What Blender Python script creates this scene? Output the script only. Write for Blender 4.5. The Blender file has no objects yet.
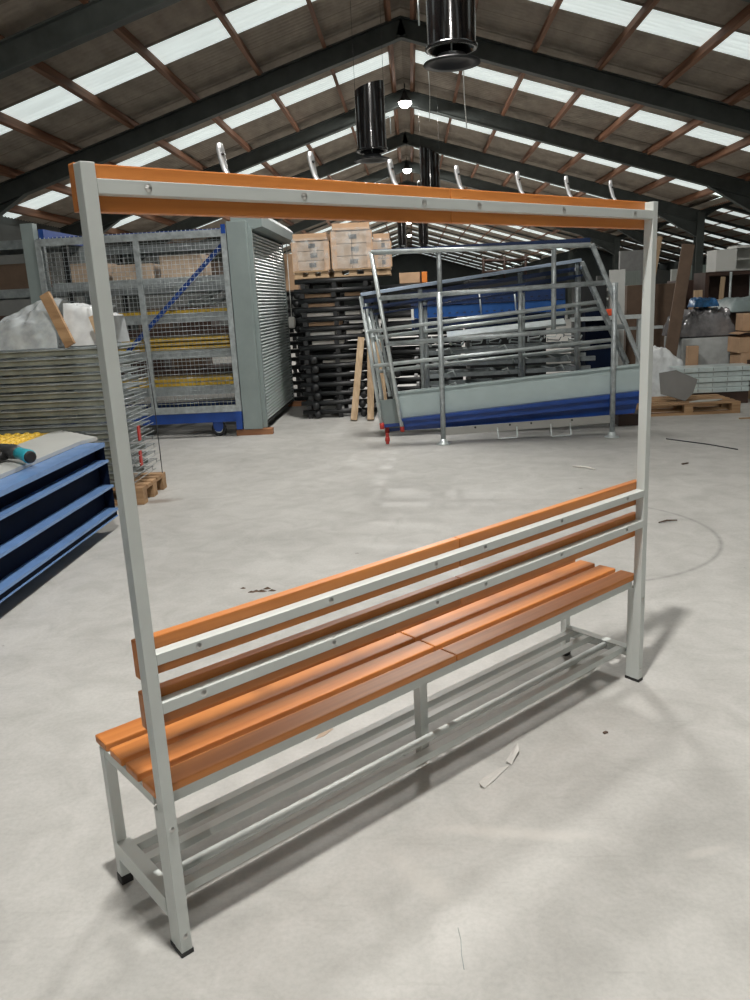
import bpy, bmesh, math, random
from mathutils import Vector, Matrix, Euler
random.seed(7)
SC = bpy.context.scene
COL = SC.collection
PI = math.pi
R = math.radians

# ------------------------------------------------------------------ materials
MATS = {}
def mat(name, col, rough=.5, metal=0., var=.12, scale=6., stretch=(1, 1, 1), bump=0., bscale=40., emit=0., spec=.5, coat=0., col2=None):
    if name in MATS: return MATS[name]
    m = bpy.data.materials.new(name); m.use_nodes = True
    nt = m.node_tree; n = nt.nodes; l = nt.links
    b = n['Principled BSDF']
    b.inputs['Roughness'].default_value = rough
    b.inputs['Metallic'].default_value = metal
    b.inputs['Specular IOR Level'].default_value = spec
    b.inputs['Coat Weight'].default_value = coat
    tc = n.new('ShaderNodeTexCoord'); mp = n.new('ShaderNodeMapping')
    mp.inputs['Scale'].default_value = stretch
    l.new(tc.outputs['Object'], mp.inputs['Vector'])
    nz = n.new('ShaderNodeTexNoise'); nz.inputs['Scale'].default_value = scale
    nz.inputs['Detail'].default_value = 6; nz.inputs['Roughness'].default_value = .6
    l.new(mp.outputs['Vector'], nz.inputs['Vector'])
    rp = n.new('ShaderNodeValToRGB')
    c2 = col2 if col2 else tuple(min(1, c * (1 + var)) for c in col)
    c1 = tuple(c * (1 - var) for c in col)
    rp.color_ramp.elements[0].position = .3; rp.color_ramp.elements[1].position = .72
    rp.color_ramp.elements[0].color = (*c1, 1); rp.color_ramp.elements[1].color = (*c2, 1)
    l.new(nz.outputs['Fac'], rp.inputs['Fac'])
    l.new(rp.outputs['Color'], b.inputs['Base Color'])
    if bump:
        n2 = n.new('ShaderNodeTexNoise'); n2.inputs['Scale'].default_value = bscale; n2.inputs['Detail'].default_value = 4
        l.new(mp.outputs['Vector'], n2.inputs['Vector'])
        bp = n.new('ShaderNodeBump'); bp.inputs['Strength'].default_value = bump; bp.inputs['Distance'].default_value = .01
        l.new(n2.outputs['Fac'], bp.inputs['Height']); l.new(bp.outputs['Normal'], b.inputs['Normal'])
    if emit:
        b.inputs['Emission Strength'].default_value = emit
        l.new(rp.outputs['Color'], b.inputs['Emission Color'])
    MATS[name] = m
    return m

def wood(name, dark, light, rough=.45, axis=0, gs=9., coat=0.):
    """boards with grain running along one axis, each object tinted a little differently"""
    if name in MATS: return MATS[name]
    m = bpy.data.materials.new(name); m.use_nodes = True
    nt = m.node_tree; n = nt.nodes; l = nt.links; b = n['Principled BSDF']
    b.inputs['Roughness'].default_value = rough; b.inputs['Coat Weight'].default_value = coat; b.inputs['Coat Roughness'].default_value = .25
    tc = n.new('ShaderNodeTexCoord'); mp = n.new('ShaderNodeMapping')
    s = [gs, gs, gs]; s[axis] = gs * .05
    mp.inputs['Scale'].default_value = s
    l.new(tc.outputs['Object'], mp.inputs['Vector'])
    nz = n.new('ShaderNodeTexNoise'); nz.inputs['Scale'].default_value = 3.; nz.inputs['Detail'].default_value = 8; nz.inputs['Distortion'].default_value = .6
    l.new(mp.outputs['Vector'], nz.inputs['Vector'])
    rp = n.new('ShaderNodeValToRGB')
    rp.color_ramp.elements[0].position = .32; rp.color_ramp.elements[1].position = .68
    rp.color_ramp.elements[0].color = (*dark, 1); rp.color_ramp.elements[1].color = (*light, 1)
    l.new(nz.outputs['Fac'], rp.inputs['Fac'])
    oi = n.new('ShaderNodeObjectInfo'); hs = n.new('ShaderNodeHueSaturation')
    mr = n.new('ShaderNodeMapRange'); mr.inputs['To Min'].default_value = .85; mr.inputs['To Max'].default_value = 1.12
    l.new(oi.outputs['Random'], mr.inputs['Value']); l.new(mr.outputs['Result'], hs.inputs['Value'])
    l.new(rp.outputs['Color'], hs.inputs['Color']); l.new(hs.outputs['Color'], b.inputs['Base Color'])
    MATS[name] = m
    return m

def film(name, col, clear=.45, rough=.15):
    if name in MATS: return MATS[name]
    m = bpy.data.materials.new(name); m.use_nodes = True
    nt = m.node_tree; n = nt.nodes; l = nt.links; b = n['Principled BSDF']; out = n['Material Output']
    b.inputs['Base Color'].default_value = (*col, 1); b.inputs['Roughness'].default_value = rough
    b.inputs['Specular IOR Level'].default_value = .8
    tr = n.new('ShaderNodeBsdfTransparent'); mx = n.new('ShaderNodeMixShader')
    nz = n.new('ShaderNodeTexNoise'); nz.inputs['Scale'].default_value = 9.; nz.inputs['Detail'].default_value = 5
    mr = n.new('ShaderNodeMapRange'); mr.inputs['From Min'].default_value = .3; mr.inputs['From Max'].default_value = .7
    mr.inputs['To Min'].default_value = 1 - clear - .2; mr.inputs['To Max'].default_value = min(1, 1 - clear + .2)
    tc = n.new('ShaderNodeTexCoord'); l.new(tc.outputs['Object'], nz.inputs['Vector'])
    l.new(nz.outputs['Fac'], mr.inputs['Value']); l.new(mr.outputs['Result'], mx.inputs['Fac'])
    l.new(tr.outputs[0], mx.inputs[1]); l.new(b.outputs[0], mx.inputs[2]); l.new(mx.outputs[0], out.inputs['Surface'])
    MATS[name] = m
    return m

def concrete():
    m = bpy.data.materials.new('concrete_floor'); m.use_nodes = True
    nt = m.node_tree; n = nt.nodes; l = nt.links; b = n['Principled BSDF']
    tc = n.new('ShaderNodeTexCoord')
    def noise(sc, det, dist=0.):
        z = n.new('ShaderNodeTexNoise'); z.inputs['Scale'].default_value = sc; z.inputs['Detail'].default_value = det
        z.inputs['Roughness'].default_value = .62; z.inputs['Distortion'].default_value = dist
        l.new(tc.outputs['Object'], z.inputs['Vector']); return z
    def ramp(src, p0, c0, p1, c1):
        r = n.new('ShaderNodeValToRGB'); r.color_ramp.elements[0].position = p0; r.color_ramp.elements[1].position = p1
        r.color_ramp.elements[0].color = (*c0, 1); r.color_ramp.elements[1].color = (*c1, 1); l.new(src, r.inputs['Fac']); return r
    def mix(mode, fac, a, bb):
        x = n.new('ShaderNodeMix'); x.data_type = 'RGBA'; x.blend_type = mode; x.inputs['Factor'].default_value = fac
        l.new(a, x.inputs['A']); l.new(bb, x.inputs['B']); return x.outputs['Result']
    big = ramp(noise(.9, 8, .4).outputs['Fac'], .33, FLOOR_A, .68, FLOOR_B)
    mid = ramp(noise(5., 9, .8).outputs['Fac'], .3, (.8, .8, .79), .62, (1.04, 1.04, 1.04))
    fine = ramp(noise(70., 5).outputs['Fac'], .32, (.86, .86, .86), .6, (1.03, 1.03, 1.03))
    c = mix('MULTIPLY', .8, big.outputs['Color'], mid.outputs['Color'])
    c = mix('MULTIPLY', .6, c, fine.outputs['Color'])
    # hairline scratches and trowel streaks
    st = n.new('ShaderNodeMapping'); st.inputs['Rotation'].default_value = (0, 0, .5); st.inputs['Scale'].default_value = (1.2, 14, 1)
    l.new(tc.outputs['Object'], st.inputs['Vector'])
    z = n.new('ShaderNodeTexNoise'); z.inputs['Scale'].default_value = 2.2; z.inputs['Detail'].default_value = 6; l.new(st.outputs['Vector'], z.inputs['Vector'])
    sr = ramp(z.outputs['Fac'], .27, (.86, .86, .85), .36, (1, 1, 1))
    c = mix('MULTIPLY', .6, c, sr.outputs['Color'])
    # tyre arc: a thin dark ring around a centre
    def ring(cx, cy, rad, w, gate):
        s = n.new('ShaderNodeVectorMath'); s.operation = 'SUBTRACT'; s.inputs[1].default_value = (cx, cy, 0)
        l.new(tc.outputs['Object'], s.inputs[0])
        ln = n.new('ShaderNodeVectorMath'); ln.operation = 'LENGTH'; l.new(s.outputs[0], ln.inputs[0])
        d = n.new('ShaderNodeMath'); d.operation = 'SUBTRACT'; d.inputs[1].default_value = rad; l.new(ln.outputs['Value'], d.inputs[0])
        a = n.new('ShaderNodeMath'); a.operation = 'ABSOLUTE'; l.new(d.outputs[0], a.inputs[0])
        mr = n.new('ShaderNodeMapRange'); mr.inputs['From Min'].default_value = 0; mr.inputs['From Max'].default_value = w
        mr.inputs['To Min'].default_value = 1; mr.inputs['To Max'].default_value = 0; l.new(a.outputs[0], mr.inputs['Value'])
        sp = n.new('ShaderNodeSeparateXYZ'); l.new(s.outputs[0], sp.inputs[0])
        g = n.new('ShaderNodeMath'); g.operation = 'GREATER_THAN'; g.inputs[1].default_value = gate; l.new(sp.outputs['X'], g.inputs[0])
        mm = n.new('ShaderNodeMath'); mm.operation = 'MULTIPLY'; l.new(mr.outputs['Result'], mm.inputs[0]); l.new(g.outputs[0], mm.inputs[1])
        m2 = n.new('ShaderNodeMath'); m2.operation = 'MULTIPLY'; l.new(mm.outputs[0], m2.inputs[0]); l.new(noise(14, 4).outputs['Fac'], m2.inputs[1])
        return m2.outputs[0]
    def tint(c, fac, col):
        x = n.new('ShaderNodeMix'); x.data_type = 'RGBA'; x.inputs['B'].default_value = (*col, 1)
        l.new(fac, x.inputs['Factor']); l.new(c, x.inputs['A']); return x.outputs['Result']
    c = tint(c, ring(.93, 4.93, .9, .022, .25), (.16, .155, .15))
    
    # pale filled patches in the slab
    def patch(cx, cy, rx, ry, rot, k):
        mp = n.new('ShaderNodeMapping'); mp.vector_type = 'TEXTURE'
        mp.inputs['Location'].default_value = (cx, cy, 0); mp.inputs['Rotation'].default_value = (0, 0, rot); mp.inputs['Scale'].default_value = (rx, ry, 1)
        l.new(tc.outputs['Object'], mp.inputs['Vector'])
        ln = n.new('ShaderNodeVectorMath'); ln.operation = 'LENGTH'; l.new(mp.outputs['Vector'], ln.inputs[0])
        ad = n.new('ShaderNodeMath'); ad.operation = 'MULTIPLY_ADD'; ad.inputs[1].default_value = 1.4; l.new(noise(9, 6).outputs['Fac'], ad.inputs[0]); l.new(ln.outputs['Value'], ad.inputs[2])
        mr = n.new('ShaderNodeMapRange'); mr.inputs['From Min'].default_value = 1.; mr.inputs['From Max'].default_value = 1.75
        mr.inputs['To Min'].default_value = k; mr.inputs['To Max'].default_value = 0; l.new(ad.outputs[0], mr.inputs['Value'])
        return mr.outputs['Result']
    # small dirt specks trodden over the slab
    mpv = n.new('ShaderNodeMapping'); mpv.inputs['Scale'].default_value = (1, 1.3, 1); mpv.inputs['Rotation'].default_value = (0, 0, .4)
    l.new(tc.outputs['Object'], mpv.inputs['Vector'])
    vo = n.new('ShaderNodeTexVoronoi'); vo.inputs['Scale'].default_value = 2.6; l.new(mpv.outputs['Vector'], vo.inputs['Vector'])
    sepc = n.new('ShaderNodeSeparateColor'); l.new(vo.outputs['Color'], sepc.inputs[0])
    rad = n.new('ShaderNodeMapRange'); rad.inputs['From Min'].default_value = .45; rad.inputs['From Max'].default_value = 1.
    rad.inputs['To Min'].default_value = 0.; rad.inputs['To Max'].default_value = .05; l.new(sepc.outputs[0], rad.inputs['Value'])
    jit = n.new('ShaderNodeMath'); jit.operation = 'MULTIPLY_ADD'; jit.inputs[1].default_value = .06; l.new(noise(45, 3).outputs['Fac'], jit.inputs[0]); l.new(vo.outputs['Distance'], jit.inputs[2])
    jo = n.new('ShaderNodeMath'); jo.operation = 'SUBTRACT'; jo.inputs[1].default_value = .03; l.new(jit.outputs[0], jo.inputs[0])
    lt = n.new('ShaderNodeMath'); lt.operation = 'LESS_THAN'; l.new(jo.outputs[0], lt.inputs[0]); l.new(rad.outputs['Result'], lt.inputs[1])
    k2 = n.new('ShaderNodeMath'); k2.operation = 'MULTIPLY'; k2.inputs[1].default_value = .6; l.new(lt.outputs[0], k2.inputs[0])
    c = tint(c, k2.outputs[0], (.13, .115, .10))
    c = tint(c, patch(-2.13, 6.28, .22, .10, .2, .75), (.20, .165, .135))
    for p in ((.25, 2.02, .28, .035, -.1, .5), (-.02, 1.82, .16, .05, -.9, .35), (.75, 1.93, .1, .02, .3, .4)):
        c = tint(c, patch(*p), (.56, .54, .5))
    l.new(c, b.inputs['Base Color'])
    rr = n.new('ShaderNodeMapRange'); rr.inputs['To Min'].default_value = .42; rr.inputs['To Max'].default_value = .75
    l.new(noise(3., 6).outputs['Fac'], rr.inputs['Value']); l.new(rr.outputs['Result'], b.inputs['Roughness'])
    bp = n.new('ShaderNodeBump'); bp.inputs['Strength'].default_value = .12; bp.inputs['Distance'].default_value = .004
    l.new(noise(55., 6).outputs['Fac'], bp.inputs['Height']); l.new(bp.outputs['Normal'], b.inputs['Normal'])
    return m

FLOOR_A = (.395, .388, .368); FLOOR_B = (.485, .478, .455)
M_floor = concrete()
M_paint = mat('light_grey_powder_coat', (.53, .56, .54), .38, 0, .04, 5)
M_rubber = mat('black_rubber', (.012, .012, .012), .6)
M_zinc = mat('zinc_bolt', (.6, .6, .58), .3, 1.)
M_chrome = mat('bright_hook_metal', (.66, .67, .68), .34, .8, .05)
M_board = wood('orange_varnished_beech', (.44, .140, .026), (.61, .225, .052), .45, 0, 9., .06)
M_sheet = mat('fibre_cement_roof', (.37, .318, .265), .9, 0, .22, 1.6, (2.5, 1, 1))
_n = M_sheet.node_tree.nodes; _l = M_sheet.node_tree.links; _b = _n['Principled BSDF']
_tc = _n.new('ShaderNodeTexCoord'); _sp = _n.new('ShaderNodeSeparateXYZ'); _l.new(_tc.outputs['Object'], _sp.inputs[0])
_d = _n.new('ShaderNodeMath'); _d.operation = 'DIVIDE'; _d.inputs[1].default_value = .93; _l.new(_sp.outputs['Y'], _d.inputs[0])
_f = _n.new('ShaderNodeMath'); _f.operation = 'FRACT'; _l.new(_d.outputs[0], _f.inputs[0])
_g = _n.new('ShaderNodeMath'); _g.operation = 'LESS_THAN'; _g.inputs[1].default_value = .045; _l.new(_f.outputs[0], _g.inputs[0])
_m = _n.new('ShaderNodeMix'); _m.data_type = 'RGBA'; _m.blend_type = 'MULTIPLY'; _m.inputs['B'].default_value = (.6, .6, .6, 1)
_l.new(_g.outputs[0], _m.inputs['Factor']); _l.new(_b.inputs['Base Color'].links[0].from_socket, _m.inputs['A']); _l.new(_m.outputs['Result'], _b.inputs['Base Color'])
M_rafter = mat('dark_painted_steel', (.065, .075, .07), .55, 0, .25, 3)
M_purlin = wood('red_brown_timber', (.15, .062, .03), (.30, .14, .075), .7, 1, 4.)
M_sky = mat('translucent_rooflight', (.72, .79, .77), .5, 0, .12, 1.4, (.6, 6, 1), emit=.70)
M_wall = mat('dark_cladding', (.10, .105, .10), .8, 0, .2, 1.)
M_wallL = mat('pale_cladding', (.36, .40, .38), .7, 0, .1, 1.)
M_galv = mat('galvanised_steel', (.40, .44, .45), .42, .45, .3, 14)
M_galvd = mat('dull_galvanised_steel', (.25, .28, .285), .5, .4, .3, 9)
M_galvl = mat('bright_galvanised_steel', (.56, .61, .61), .35, .35, .2, 10)
M_greym = mat('grey_painted_steel', (.225, .27, .265), .45, 0, .08, 4)
M_slat = mat('shutter_aluminium', (.60, .66, .66), .35, .2, .06, 6)
M_blue = mat('blue_enamel', (.012, .055, .26), .32, 0, .2, 6)
M_bluel = mat('glossy_blue_steel', (.03, .11, .34), .25, .3, .2, 7)
M_blued = mat('deep_blue_steel', (.010, .030, .10), .35, 0, .2, 6)
M_lblue = mat('pale_blue_steel', (.42, .52, .66), .35, .2, .1, 6)
M_red = mat('red_plastic', (.42, .03, .022), .45)
M_yel = mat('yellow_enamel', (.72, .47, .05), .4, 0, .25, 20)
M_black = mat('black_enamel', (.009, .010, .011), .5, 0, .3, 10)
M_duct = mat('glossy_black_duct', (.008, .008, .009), .16, 0, .2, 4, coat=.6)
M_pine = wood('raw_pine', (.34, .22, .12), (.56, .40, .25), .7, 0, 8.)
M_pinez = wood('raw_pine_upright', (.34, .23, .13), (.54, .40, .26), .7, 2, 8.)
M_pal = wood('pallet_wood', (.26, .15, .075), (.44, .28, .15), .8, 0, 6.)
M_brown = mat('brown_board', (.115, .075, .05), .7, 0, .18, 5)
M_dkbrown = mat('dark_walnut_board', (.055, .03, .022), .5, 0, .25, 5)
M_card = mat('cardboard', (.46, .30, .185), .85, 0, .12, 7)
M_cardp = mat('printed_carton', (.42, .32, .235), .8, 0, .22, 9)
M_film = film('clear_stretch_film', (.70, .75, .77), .5, .07)
M_filmc = film('thin_clear_wrap', (.75, .77, .77), .78, .1)
M_filmw = film('milky_stretch_film', (.80, .83, .84), .12, .18)
M_filmg = film('grey_stretch_film', (.50, .53, .53), .06, .15)
M_foil = mat('dark_plastic_foil', (.20, .195, .20), .14, .2, .5, 5)
M_bcloth = mat('blue_tarpaulin', (.02, .10, .24), .3, 0, .6, 16)
M_gtarp = mat('grey_green_tarpaulin', (.20, .25, .25), .5, 0, .15, 4)
M_white = mat('white_laminate', (.62, .63, .60), .45, 0, .05, 3)
M_whitep = mat('white_plastic', (.72, .72, .68), .4)
M_lgrey = mat('light_grey_sheet_metal', (.46, .47, .45), .45, 0, .06, 4)
M_hex = mat('brushed_grey_plate', (.22, .215, .205), .45, .4, .1, 4)
M_teal = mat('teal_rubber', (.02, .30, .38), .5)
M_dgrey = mat('dark_grey_plastic', (.035, .037, .04), .45)
M_orange = mat('orange_print', (.75, .22, .03), .6)
M_rust = mat('rusty_brown', (.24, .085, .04), .75, 0, .4, 18)
M_paper = mat('white_paper', (.74, .71, .66), .8)
M_scrap = mat('dusty_paper', (.52, .505, .475), .85)
M_leaf = mat('dry_brown_dirt', (.10, .065, .045), .9, 0, .5, 30)
M_lens = mat('lamp_lens', (1., .97, .9), .3, emit=30.)
M_olive = mat('olive_galvanised', (.20, .215, .185), .5, .25, .3, 8)

# ------------------------------------------------------------------ mesh helpers
class MB:
    """collects shapes and links them as ONE mesh object"""
    def __init__(s): s.bm = bmesh.new()
    def box(s, c, size, rot=None, bev=0.):
        t = bmesh.new(); bmesh.ops.create_cube(t, size=1)
        bmesh.ops.scale(t, vec=size, verts=t.verts)
        if bev: bmesh.ops.bevel(t, geom=t.edges[:], offset=bev, segments=2, profile=.6, affect='EDGES')
        M = Matrix.Translation(c)
        if rot is not None: M = M @ (rot if isinstance(rot, Matrix) else Euler(rot).to_matrix().to_4x4())
        bmesh.ops.transform(t, matrix=M, verts=t.verts); s._merge(t); return s
    def span(s, a, b, bev=0.):
        """axis-aligned box between two corners"""
        return s.box(tuple((p + q) / 2 for p, q in zip(a, b)), tuple(abs(p - q) for p, q in zip(a, b)), None, bev)
    def bar(s, p, q, w, h, up=(0, 0, 1), bev=0.):
        p = Vector(p); q = Vector(q); d = q - p; L = d.length; d.normalize()
        up = Vector(up)
        if abs(d.dot(up)) > .98: up = Vector((1, 0, 0))
        y = up.cross(d).normalized(); z = d.cross(y)
        M = Matrix((d, y, z)).transposed().to_4x4()
        M.translation = (p + q) / 2
        t = bmesh.new(); bmesh.ops.create_cube(t, size=1); bmesh.ops.scale(t, vec=(L, w, h), verts=t.verts)
        if bev: bmesh.ops.bevel(t, geom=t.edges[:], offset=bev, segments=2, profile=.6, affect='EDGES')
        bmesh.ops.transform(t, matrix=M, verts=t.verts); s._merge(t); return s
    def tube(s, pts, r, n=10, caps=True):
        pts = [Vector(p) for p in pts]; rs = r if isinstance(r, (list, tuple)) else [r] * len(pts)
        rings = []; prev = None
        for i, p in enumerate(pts):
            d = (pts[min(i + 1, len(pts) - 1)] - pts[max(i - 1, 0)]).normalized()
            if prev is None:
                a = Vector((0, 0, 1)) if abs(d.z) < .9 else Vector((1, 0, 0))
                x = d.cross(a).normalized()
            else:
                x = (prev - d * prev.dot(d)).normalized()
            prev = x; y = d.cross(x)
            rings.append([s.bm.verts.new(p + (x * math.cos(2 * PI * k / n) + y * math.sin(2 * PI * k / n)) * rs[i]) for k in range(n)])
        for a, b in zip(rings, rings[1:]):
            for k in range(n):
                f = s.bm.faces.new((a[k], a[(k + 1) % n], b[(k + 1) % n], b[k])); f.smooth = True
        if caps:
            s.bm.faces.new(rings[0][::-1]); s.bm.faces.new(rings[-1])
        return s
    def lathe(s, prof, c, n=24, smooth=True):
        """(radius, z) profile turned about a vertical axis at c"""
        rings = []
        for r, z in prof:
            rings.append([s.bm.verts.new((c[0] + r * math.cos(2 * PI * k / n), c[1] + r * math.sin(2 * PI * k / n), c[2] + z)) for k in range(n)])
        for a, b in zip(rings, rings[1:]):
            for k in range(n):
                f = s.bm.faces.new((a[k], a[(k + 1) % n], b[(k + 1) % n], b[k])); f.smooth = smooth
        return s
    def prism(s, poly, p0, ax, ay, ext):
        """2-D polygon in the (ax, ay) plane at p0, extruded by the vector ext"""
        p0 = Vector(p0); ax = Vector(ax); ay = Vector(ay); ext = Vector(ext)
        a = [s.bm.verts.new(p0 + ax * x + ay * y) for x, y in poly]
        b = [s.bm.verts.new(v.co + ext) for v in a]
        n = len(poly)
        for k in range(n): s.bm.faces.new((a[k], a[(k + 1) % n], b[(k + 1) % n], b[k]))
        s.bm.faces.new(a[::-1]); s.bm.faces.new(b); return s
    def grid(s, fn, nu, nv, smooth=True):
        vs = [[s.bm.verts.new(fn(i / nu, j / nv)) for j in range(nv + 1)] for i in range(nu + 1)]
        for i in range(nu):
            for j in range(nv):
                f = s.bm.faces.new((vs[i][j], vs[i + 1][j], vs[i + 1][j + 1], vs[i][j + 1])); f.smooth = smooth
        return s
    def _merge(s, t):
        me = bpy.data.meshes.new('tmp'); t.to_mesh(me); t.free(); s.bm.from_mesh(me); bpy.data.meshes.remove(me)
    def build(s, name, m, parent=None, fix=True):
        if fix: bmesh.ops.recalc_face_normals(s.bm, faces=s.bm.faces[:])
        me = bpy.data.meshes.new(name); s.bm.to_mesh(me); s.bm.free()
        me.materials.append(m)
        o = bpy.data.objects.new(name, me); COL.objects.link(o)
        if parent is not None: o.parent = parent
        return o

def tag(o, label, cat, group=None, kind=None):
    o['label'] = label; o['category'] = cat
    if group: o['group'] = group
    if kind: o['kind'] = kind
    return o
def thing(name, label, cat, loc=(0, 0, 0), rz=0., group=None, rot=None):
    o = bpy.data.objects.new(name, None); COL.objects.link(o)
    o.empty_display_size = .1
    o.location = loc; o.rotation_euler = rot if rot else (0, 0, rz)
    return tag(o, label, cat, group)
def struct(o):
    o['kind'] = 'structure'; return o
def dup(root, loc, rot, label, group=None):
    r = root.copy(); COL.objects.link(r); r.location = loc; r.rotation_euler = rot
    r['label'] = label
    if group: r['group'] = group
    for ch in list(root.children):
        c = ch.copy(); COL.objects.link(c); c.parent = r
        for g in list(ch.children):
            d = g.copy(); COL.objects.link(d); d.parent = c
    return r
ORD = ['topmost', 'second', 'third', 'fourth', 'fifth', 'sixth', 'seventh', 'eighth', 'ninth', 'tenth', 'eleventh', 'twelfth', 'thirteenth', 'fourteenth', 'fifteenth', 'sixteenth', 'seventeenth', 'eighteenth']
def nth(k): return 'topmost' if k == 0 else ORD[k] + ' from the top'

# ------------------------------------------------------------------ camera (hall axis = +Y, camera stands at the origin)
cd = bpy.data.cameras.new('camera'); cam = bpy.data.objects.new('camera', cd); COL.objects.link(cam)
cd.sensor_fit = 'VERTICAL'; cd.sensor_height = 36.; cd.lens = 801.7 / 1000 * 36; cd.clip_start = .05; cd.clip_end = 300
cr = Vector((.99781967, .04362983, -.04952112)); cu = Vector((.03747323, .2431313, .96926928)); cf = Vector((-.05432919, .96901167, -.24096624))
Mc = Matrix((cr, cu, -cf)).transposed().to_4x4(); Mc.translation = (0, 0, 1.504)
cam.matrix_world = Mc
SC.camera = cam

# ------------------------------------------------------------------ hall shell
Y0, Y1 = -9.5, 91.
TAN = math.tan(R(17.1)); EAVE = 8.7
HS = 6.504                              # sheet height at the ridge
def hz(x): return HS - abs(x) * TAN
struct(MB().span((-9.2, Y0 - .3, -.2), (26.6, Y1 + .3, 0)).build('floor', M_floor))
struct(MB().span((-9.2, Y0, 0), (-8.98, Y1, 4.4)).build('wall_left', M_wall))
struct(MB().span((26.2, Y0, 0), (26.45, Y1, 4.4)).build('wall_right', M_wall))
for nm, y in (('wall_back', Y0 - .2), ('wall_front', Y1)):
    w = MB()
    for cx in (0, 17.4):
        w.prism([(-EAVE - .3, 0), (EAVE + .3, 0), (EAVE + .3, hz(EAVE) + .1), (0, HS + .1), (-EAVE - .3, hz(EAVE) + .1)], (cx, y, 0), (1, 0, 0), (0, 0, 1), (0, .2, 0))
    struct(w.build(nm, M_wall))

FR = [.7 + 5 * k for k in range(-2, 19)]          # portal frames
def sheet_strip(ya, yb, sgn, cx, name, m, corr, x0=0., x1=EAVE + .35):
    """one run of corrugated sheeting on one slope, corrugations running down the slope"""
    b = MB(); step = .0365 if corr else .5
    n = max(1, round((yb - ya) / step))
    rows = []
    for i in range(n + 1):
        y = ya + (yb - ya) * i / n
        dz = .022 * math.cos(2 * PI * y / .146) if corr else 0
        rows.append((b.bm.verts.new((cx + sgn * x0, y, hz(x0) + dz)), b.bm.verts.new((cx + sgn * x1, y, hz(x1) + dz))))
    for p, q in zip(rows, rows[1:]):
        f = b.bm.faces.new((p[0], p[1], q[1], q[0])); f.smooth = True
    return b.build(name, m, fix=False)
wn = 0
for cx in (0., 17.4):
    for sgn in (-1, 1):
        near = cx == 0
        y = Y0
        for fr in FR:
            a, b_ = (fr + 2.36, fr + 3.28) if fr < 38 else (fr + 2.2, fr + 3.3)
            if a > Y1 - 1: break
            struct(sheet_strip(y, a, sgn, cx, 'ceiling', M_sheet, near and y < 45))
            wn += 1
            struct(sheet_strip(a, b_, sgn, cx, 'window_%d' % wn, M_sky, near and y < 45, .27))
            struct(sheet_strip(a, b_, sgn, cx, 'ceiling', M_sheet, near and y < 45, 0., .27))
            y = b_
        struct(sheet_strip(y, Y1, sgn, cx, 'ceiling', M_sheet, False))
        # timber purlins
        px = [.22, 1.38, 2.57, 3.78, 4.97, 6.14, 7.3, 8.4] if sgn < 0 else [.22, 1.2, 2.34, 3.47, 4.6, 5.75, 6.9, 8.05]
        for x in px:
            z = hz(x) - .03
            q = MB(); q.bar((cx + sgn * x, Y0, z - .1), (cx + sgn * x, 40.8, z - .1), .07, .17, (sgn * TAN, 0, 1)); q.bar((cx + sgn * x, 40.8, z - .03), (cx + sgn * x, Y1, z - .03), .07, .05, (sgn * TAN, 0, 1))
            o = q.build('roof_beam', M_purlin); struct(o)
        # steel rafters of the portal frames, each with its haunch
        for fr in FR:
            q = MB(); nrm = Vector((sgn * math.sin(R(17.1)), 0, math.cos(R(17.1))))
            p0 = Vector((cx, fr, HS - .2)); p1 = Vector((cx + sgn * EAVE, fr, HS - .2 - EAVE * TAN))
            far = near and fr > 38
            D = (.06 if far else .33) if near else .15
            if far: p0.z += .15; p1.z += .15
            q.bar(p0 - nrm * .012, p1 - nrm * .012, .17, .024, nrm)
            q.bar(p0 - nrm * (D - .012), p1 - nrm * (D - .012), .17, .024, nrm)
            q.bar(p0 - nrm * D / 2, p1 - nrm * D / 2, .02, D, nrm)
            # haunch under the eaves end
            d = (p0 - p1).normalized(); hd = .42 if near and not far else .1
            a = p1 - nrm * D; c = a + d * 1.5 * hd / .42; e = a - Vector((0, 0, hd))
            poly = [a, c, e]
            for s in (-.01, .01):
                vs = [q.bm.verts.new(v + Vector((0, s, 0))) for v in poly]; q.bm.faces.new(vs)
            q.bar(e, c, .17, .02, nrm)
            struct(q.build('rafter_beam', M_rafter))
for x in (-EAVE, EAVE, 26.1):
    for fr in FR[1::2]:
        q = MB(); h = hz(EAVE) - .25
        q.box((x, fr, h / 2), (.014, .26, h)); q.box((x, fr - .13, h / 2), (.22, .02, h)); q.box((x, fr + .13, h / 2), (.22, .02, h))
        q.box((x, fr, .01), (.4, .35, .02))
        struct(q.build('column', M_rafter))

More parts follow.
